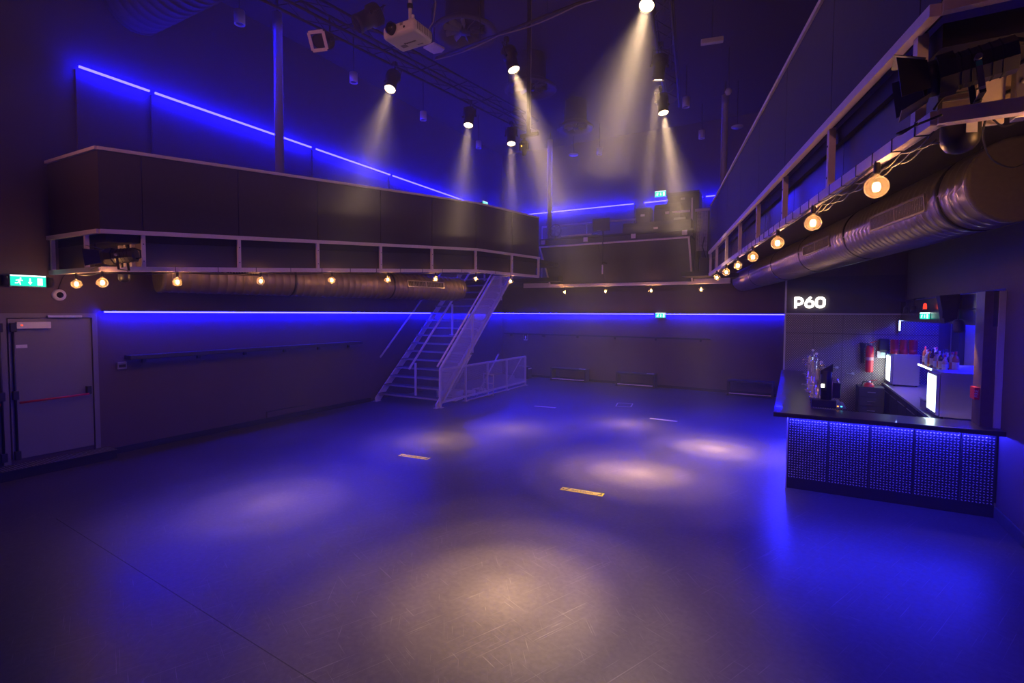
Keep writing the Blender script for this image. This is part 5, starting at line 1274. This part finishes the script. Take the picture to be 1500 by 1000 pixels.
# speaker and lamp by the bulkhead
a = P(1384, 452, X=XR - 0.25)
t = thing('wall_speaker', 'black slanted speaker box hanging from the bar bulkhead', 'speaker', a)
MB().prism([a + Vector((-0.09, -0.12, 0.19)), a + Vector((0.14, -0.12, 0.21)), a + Vector((0.14, -0.12, -0.14)), a + Vector((-0.02, -0.12, -0.22))], (0, 0.22, 0)).build('cabinet', m_blackm, t, bevel=0.008)
MB().tube([a + Vector((0.05, 0, 0)), a + Vector((0.3, 0, 0.05))], 0.015, 6).build('bracket', m_black, t)
MB().cbox(a + Vector((0.03, -0.122, 0.0)), (0.16, 0.004, 0.28)).build('grille', m_black, t)
def small_lamp(px, py, X, direction, lab, r, e):
    p = P(px, py, X=X); M = aim(p, direction); t = thing('bar_lamp', lab, 'lamp', M=M, group='lamps above the bar')
    MB().lathe([(r, 0), (r*1.05, 0), (r*1.05, 0.03), (r*0.95, 0.04), (r*0.95, r*2.2), (r*0.6, r*2.7), (0, r*2.7)], 14, M).build('can', m_black, t)
    MB().lathe([(0, 0.01), (r*0.95, 0.012)], 14, M).build('lens', e, t)
    lo = light('SPOT', 'bar_glow', p, 40, (1, .62, .34), spot_size=math.radians(100), spot_blend=0.8, shadow_soft_size=0.03); lo.parent = t; lo.matrix_local = Matrix.Translation((0, 0, -0.02))
    q = M @ Vector((0, 0, r*2.7)); MB().tube([q, q + Vector((0, 0, 0.12)), (max(XR - 0.1, q.x), q.y, q.z + 0.14)], 0.01, 6).build('bracket', m_black, t)
e_small = em('small_warm_lens', (1, .75, .45), 12)
small_lamp(1405, 486, XR - 0.32, Vector((0.1, 0.1, -1)), 'black can lamp below the slanted speaker at the bar', 0.06, e_small)
small_lamp(1327, 458, XR - 0.25, Vector((0, 0.15, -1)), 'left one of two small warm lamps over the far fridge', 0.045, e_small)
small_lamp(1338, 457, XR - 0.25, Vector((0, 0.15, -1)), 'right one of two small warm lamps over the far fridge', 0.045, e_small)
small_lamp(1341, 476, XR + 0.3, Vector((0, 0.15, -1)), 'tiny warm lamp beside the pale pilaster', 0.035, e_small)
a = P(1354, 463, X=XR - 0.16)
exit_sign(frame_M(a, (0.35, -1, 0), (0, 0, 1)), 0.26, 0.09, 'bright green exit sign under the bar bulkhead')
a = P(1355, 449, X=XR - 0.2); t = thing('warning_lamp', 'small red warning lamp above the green bar sign', 'lamp', a)
MB().lathe([(0, 0.06), (0.02, 0.05), (0.026, 0.0), (0.026, -0.04), (0, -0.04)], 12, Matrix.Translation(a)).build('cap', em('red_lamp', (1, .03, .01), 3), t)
MB().cbox(a + Vector((0.05, 0, -0.05)), (0.16, 0.06, 0.02)).build('holder', m_black, t)
a = P(1318, 476, Y=BY1 - 0.1); t = thing('bug_light', 'short upright blue-white tube light at the far bar corner', 'light fitting', a)
MB().tube([a + Vector((0, 0, -0.12)), a + Vector((0, 0, 0.1))], 0.014, 8).build('tube', em('blue_white_tube', (.25, .35, 1), 14), t)
MB().box(a + Vector((-0.02, 0.015, -0.16)), Vector((a.x + 0.02, BY1 - 0.013, a.z + 0.14))).build('holder', m_black, t)
# extinguishers
def extinguisher(c, h, r, lab):
    t = thing('fire_extinguisher', lab, 'extinguisher', c, 'red fire extinguishers'); T = Matrix.Translation(c)
    MB().lathe([(0, 0), (r*0.9, 0), (r, 0.02), (r, h*0.78), (r*0.8, h*0.86), (r*0.35, h*0.9), (0, h*0.9)], 20, T).build('cylinder', m_red, t)
    MB().lathe([(r*1.01, h*0.40), (r*1.01, h*0.50)], 20, T).build('paper_label', pm('extinguisher_label', (0.6, 0.3, 0.28), 0.6), t)
    MB().lathe([(r*0.3, h*0.88), (r*0.3, h*0.97), (0, h*0.97)], 10, T).build('valve', m_steel, t)
    MB().prism([c + Vector((-0.01, -0.01, h*0.95)), c + Vector((r*1.5, -0.01, h*1.02)), c + Vector((r*1.5, -0.01, h*1.05)), c + Vector((-0.01, -0.01, h*0.98))], (0, 0.02, 0)).build('lever', m_red, t)
    MB().tube([c + Vector((-r*0.2, 0, h*0.92)), c + Vector((-r*1.1, 0, h*0.94)), c + Vector((-r*1.5, 0, h*0.75)), c + Vector((-r*1.4, 0, h*0.3))], 0.014, 8).build('hose', m_rubber, t)
a = P(1273, 545, Y=BY1 - 0.13); extinguisher(a, 0.68, 0.075, 'tall red fire extinguisher hanging on the pressed metal wall')
a = P(1263, 505, Y=BY1 - 0.08); t = thing('extinguisher_horn', 'black horn nozzle hanging beside the tall extinguisher', 'nozzle', a)
MB().tube([a + Vector((0, 0, 0.05)), a + Vector((0, 0, -0.1)), a + Vector((0, 0, -0.42))], [0.05, 0.035, 0.022], 12).build('horn', m_black, t)
MB().cbox(a + Vector((0, 0.05, 0.04)), (0.04, 0.08, 0.03)).build('clip', m_black, t)
sc_ = P(1272, 592, Y=BY1 - 0.5); sc_.z = 0
t = thing('bar_stool', 'dark low stool below the extinguisher behind the bar', 'stool', sc_)
MB().lathe([(0, 0.46), (0.17, 0.46), (0.18, 0.48), (0.17, 0.5), (0, 0.5)], 20, Matrix.Translation(sc_)).build('seat', m_wood2, t)
for k in range(4):
    an = k*math.pi/2 + 0.6; MB().tube([sc_ + Vector((0.1*math.cos(an), 0.1*math.sin(an), 0.46)), sc_ + Vector((0.2*math.cos(an), 0.2*math.sin(an), 0))], 0.016, 8).build('leg', m_fog, t)
extinguisher(Vector((sc_.x, sc_.y, 0.5)), 0.5, 0.095, 'short red fire extinguisher standing on the stool behind the bar')
a = P(1295, 505, Y=BY1 - 0.1); t = thing('towel_dispenser', 'black paper towel dispenser on the pressed metal wall', 'dispenser', a)
MB().cbox(a + Vector((0, 0.02, 0)), (0.2, 0.13, 0.28)).build('case', m_black, t, bevel=0.03, seg=3)
MB().cbox(a + Vector((0, 0.0, -0.16)), (0.12, 0.06, 0.03)).build('outlet', m_fog, t)
a = P(1291, 519, Y=BY1 - 0.05); t = thing('wall_thermostat', 'small white wall unit with a lit display below the towel dispenser', 'control box', a)
MB().cbox(a + Vector((0, 0.02, 0)), (0.16, 0.05, 0.15)).build('case', m_white, t, bevel=0.006)
MB().cbox(a + Vector((0.03, -0.008, 0.01)), (0.06, 0.006, 0.07)).build('display', em('pale_display', (.5, 1, .9), 1.5), t)
a = P(1297, 583, X=1.55); 
t = thing('drawer_unit', 'dark drawer unit with steel handles at the far end of the bar', 'drawers', (1.3, 13.2, 0))
MB().box((1.32, 13.35, 0), (1.78, 13.9, 0.86)).build('carcass', m_blackm, t)
for k in range(4):
    dd_ = MB().box((1.34, 13.33, 0.06 + k*0.2), (1.76, 13.35, 0.24 + k*0.2)).build('drawer', m_bench, t); MB().box((1.48, 13.31, 0.15 + k*0.2), (1.62, 13.33, 0.165 + k*0.2)).build('handle', m_steel, dd_)

# ------------------------------------------------------------------ lamp bays at the balcony corners
def fresnel(p, direction, lab, s=1.0):
    """theatre lantern with barn doors; local -Z is the beam, origin at the front"""
    M = aim(p, direction); t = thing('theatre_lantern', lab, 'stage lamp', M=M)
    S_ = Matrix.Scale(s, 4); K = M @ S_
    def oct_(r0, r1, z0, z1, nm, m_, cap=True):
        pr = [(r0, z0), (r1, z1)] if not cap else [(0, z0), (r0, z0), (r1, z1), (0, z1)]
        mb = MB().lathe(pr, 8, K @ Matrix.Rotation(math.pi/8, 4, 'Z')); mb.sm = [False]*len(mb.f); return mb.build(nm, m_, t)
    oct_(0.105, 0.105, 0.12, 0.40, 'body', m_black); oct_(0.125, 0.125, 0.05, 0.13, 'front_housing', m_blackm)
    MB().lathe([(0.10, -0.01), (0.105, -0.01), (0.105, 0.05), (0.10, 0.05)], 24, K).build('lens_tube', m_black, t)
    MB().lathe([(0, 0.03), (0.04, 0.022), (0.10, 0.03)], 24, K).build('lens', pm('dark_lens', (0.03, 0.03, 0.035), 0.08), t)
    for k in range(4):
        R_ = K @ Matrix.Rotation(k*math.pi/2, 4, 'Z'); fl = 0.13 if k % 2 else 0.09
        MB().hexa([R_ @ Vector(v) for v in ((-0.085, 0.105, 0.0), (0.085, 0.105, 0.0), (0.12, 0.105 + fl*0.75, -0.15), (-0.12, 0.105 + fl*0.75, -0.15))], (R_.to_3x3() @ Vector((0, 0.004, 0.002)))).build('barn_door', m_black, t)
    for k in range(5):
        oct_(0.109, 0.109, 0.15 + 0.045*k, 0.158 + 0.045*k, 'cooling_rib', m_blackm)
    MB().tube([K @ Vector((0, -0.06, 0.40)), K @ Vector((0, -0.05, 0.46)), K @ Vector((0, 0.05, 0.47)), K @ Vector((0, 0.09, 0.40))], 0.013*s, 8).build('rear_handle', m_black, t)
    yk = MB()
    for sx in (-1, 1): yk.beam(K @ Vector((sx*0.125, 0.0, 0.22)), K @ Vector((sx*0.125, -0.2, 0.22)), 0.03*s, 0.006*s, K.to_3x3() @ Vector((1, 0, 0)))
    yk.beam(K @ Vector((-0.128, -0.2, 0.22)), K @ Vector((0.128, -0.2, 0.22)), 0.03*s, 0.006*s, K.to_3x3() @ Vector((0, 1, 0)))
    yk.build('yoke', m_black, t)
    for sx in (-1, 1): MB().tube([K @ Vector((sx*0.11, 0, 0.22)), K @ Vector((sx*0.15, 0, 0.22))], 0.018*s, 10).build('tilt_knob', m_fog, t)
    return t, K
# right bay
cF = P(1424, 98, d=2.42); dF = Vector((-0.96, 0.08, -0.13)).normalized()
tF, K = fresnel(cF + dF * 0.17, dF, 'black theatre lantern with barn doors in the right balcony corner', 0.8)
sxn = 1 if (K @ Vector((1, 0, 0.2)) - EYE).length < (K @ Vector((-1, 0, 0.2)) - EYE).length else -1
for y0_, y1_, m_, nm in ((-0.02, -0.05, pm('green_label', (0.05, 0.45, 0.3), 0.5), 'green_sticker'), (-0.05, -0.17, m_fog, 'info_sticker'), (-0.17, -0.185, m_white, 'white_sticker')):
    MB().beam(K @ Vector((sxn*0.132, y0_, 0.22)), K @ Vector((sxn*0.132, y1_, 0.22)), 0.022, 0.004, K.to_3x3() @ Vector((1, 0, 0))).build(nm, m_, tF)
c = K @ Vector((0, -0.2, 0.22))
MB().tube([c, (c.x, c.y, 3.44)], 0.015, 8).build('stand_pin', m_black, tF)
# left bay
pl = P(153, 377, d=7.2); pr_ = P(185, 370, d=7.5)
tF2, K2 = fresnel(pl, Vector((-0.75, -0.6, -0.12)), 'small dark theatre lantern in the left balcony corner bay', 1.0)
c = K2 @ Vector((0, 0, 0.22)); MB().tube([c, (c.x, c.y, 3.06)], 0.015, 8).build('stand_pin', m_black, tF2)
# bay backs: framing timber
def bay(x, y, z, sx, lab, w, h):
    t = thing('bay_framing', lab, 'framing', (x, y, z))
    MB().box((x, y, z), (x + sx*w, y + 0.02, z + h)).build('back_board', pm('cream_plywood', (0.42, 0.33, 0.26), 0.7, var=0.15, scale=15), t)
    for f in (0.28, 0.62, 0.92):
        MB().box((x + sx*w*f, y - 0.05, z), (x + sx*(w*f + 0.05), y, z + h)).build('stud', m_cream, t)
    MB().box((x, y - 0.06, z + h*0.38), (x + sx*w, y - 0.04, z + h*0.42)).build('rail', m_steel, t)
    MB().beam((x + sx*w*0.3, y - 0.03, z + h*0.45), (x + sx*w*0.6, y - 0.03, z + h*0.95), 0.03, 0.05).build('brace', m_blackm, t)
bay(RA.x + 0.12, 3.95, 3.60, 1, 'cream timber framing behind the right corner lantern', 1.2, 0.22)
bay(LA.x - 0.06, 4.05, 3.08, -1, 'cream timber framing behind the left corner lantern', 0.55, 0.40)
t = thing('bracket_board', 'cream board with a steel bracket right of the corner lantern', 'bracket', (0.88, 3.62, 3.45))
MB().box((0.84, 3.62, 3.44), (0.95, 3.645, 3.90)).build('board', m_cream, t)
MB().box((0.975, 3.56, 3.44), (1.03, 3.64, 3.90)).build('bracket', m_steel, t, bevel=0.004)
for z_ in (3.52, 3.62, 3.72, 3.82):
    MB().lathe([(0, 0.006), (0.012, 0.005), (0.014, 0)], 10, aim((1.0, 3.555, z_), (0, 1, 0))).build('bolt', m_fog, t)
# black domes under the corners
def dome(c, r, lab, sticker=False):
    t = thing('dome_speaker', lab, 'dome', c, 'black domes under the balcony corners'); T = Matrix.Translation(c)
    MB().lathe([(0, 0.02), (r*0.96, 0.02), (r, 0), (r, -r*0.75), (r*0.93, -r*1.15), (r*0.7, -r*1.5), (r*0.35, -r*1.68), (0, -r*1.72)], 28, T).build('dome', m_black, t)
    MB().lathe([(r*0.4, 0.02), (r*0.4, 0.08), (0, 0.08)], 14, T).build('neck', m_black, t)
    if sticker: 
        n_ = (EYE - c); n_.z = 0; n_.normalize(); u_ = Vector((-n_.y, n_.x, 0)); o_ = (n_ + u_*0.6).normalized(); w_ = Vector((-o_.y, o_.x, 0))
        MB().hexa([c + o_*r*1.01 - w_*0.025 + Vector((0, 0, -r*0.1)), c + o_*r*1.01 + w_*0.025 + Vector((0, 0, -r*0.1)), c + o_*r*1.01 + w_*0.025 + Vector((0, 0, -r*0.75)), c + o_*r*1.01 - w_*0.025 + Vector((0, 0, -r*0.75))], o_*0.002).build('sticker', m_white, t)
dome(P(1407, 184, d=2.62), 0.082, 'black dome with a white sticker under the right balcony corner', True)
dome(P(182, 401, d=7.45), 0.075, 'black dome under the left balcony corner')
# loose cables at the right corner
def cable(pts, r, lab): tag(MB().tube(pts, r, 6).build('loose_cable', m_rubber), lab, 'cable', 'loose cables at the right corner')
def smooth(pts, n=6):
    out = []; pts = [Vector(p) for p in pts]
    for i in range(len(pts) - 1):
        p0, p1, p2, p3 = pts[max(i-1, 0)], pts[i], pts[i+1], pts[min(i+2, len(pts)-1)]
        for k in range(n):
            t_ = k / n; out.append(0.5*((2*p1) + (p2-p0)*t_ + (2*p0-5*p1+4*p2-p3)*t_**2 + (3*p1-p0-3*p2+p3)*t_**3))
    out.append(pts[-1]); return out
cable(smooth([P(1445, 170, d=2.65), P(1440, 200, d=2.7), P(1452, 232, d=2.9), P(1480, 245, d=3.0), P(1500, 240, d=3.1)]), 0.005, 'thin cable drooping from the right corner over the duct end')
cable(smooth([P(1455, 175, d=2.62), P(1470, 185, d=2.7), P(1490, 178, d=2.8), P(1500, 165, d=2.9)]), 0.005, 'thin cable sagging right of the sticker dome')
cable(smooth([P(1380, 168, d=2.5), P(1345, 182, d=2.55), P(1318, 194, d=2.6), P(1314, 197, d=2.6), P(1322, 195, d=2.55), P(1345, 180, d=2.5)]), 0.006, 'pale cable loop poking out beside the right corner sill')
loop = []
lc = P(1468, 118, d=2.75); fwd = (lc - EYE).normalized(); rg = fwd.cross(Vector((0, 0, 1))).normalized(); upv = rg.cross(fwd)
for k in range(61):
    an = k / 60 * 6 * math.pi; rr_ = 0.085 + 0.006*math.sin(an*0.37); loop.append(lc + rg*rr_*math.cos(an)*1.05 + upv*rr_*math.sin(an)*0.8 + fwd*0.004*k/10)
cable(loop, 0.007, 'black coiled cable hanging behind the corner lantern')
cable(smooth([P(1368, 160, d=2.62), P(1385, 140, d=2.65), P(1410, 135, d=2.68), P(1432, 130, d=2.7), P(1450, 118, d=2.72)]), 0.006, 'black cable running below the corner lantern')
for i, dz_ in enumerate((0.0, 0.012, 0.024)):
    pts = []
    for k in range(40):
        s = 0.05 + k * 0.05; p = RA + dR * s; pts.append(Vector((p.x, p.y, 3.36 - dz_ - 0.035*abs(math.sin(k*0.45 + i)))) + nR * (0.01 + 0.012*i))
    cable(pts, 0.005, ['upper', 'middle', 'lower'][i] + ' cable of the bundle tied under the right balcony sill')

# ------------------------------------------------------------------ haze filling the hall
def haze(dens, z0, z1, label):
    mh = bpy.data.materials.new('stage_haze'); mh.use_nodes = True
    nt = mh.node_tree; nt.nodes.clear()
    o = nt.nodes.new('ShaderNodeOutputMaterial'); v = nt.nodes.new('ShaderNodeVolumeScatter')
    v.inputs['Density'].default_value = dens; v.inputs['Anisotropy'].default_value = 0.0; v.inputs['Color'].default_value = (1, 1, 1, 1)
    nt.links.new(v.outputs[0], o.inputs['Volume'])
    hz = MB().box((XL - 0.2, YF + 0.1, z0), (XR + 1.3, YB + 0.5, z1)).build('stage_haze', mh)
    hz['kind'] = 'stuff'; hz['label'] = label; hz['category'] = 'haze'
haze(HAZE, -0.1, 4.05, 'thin stage haze in the lower half of the hall')
haze(HAZE_UP, 4.052, ZC + 0.1, 'denser stage haze hanging under the ceiling around the spotlights')
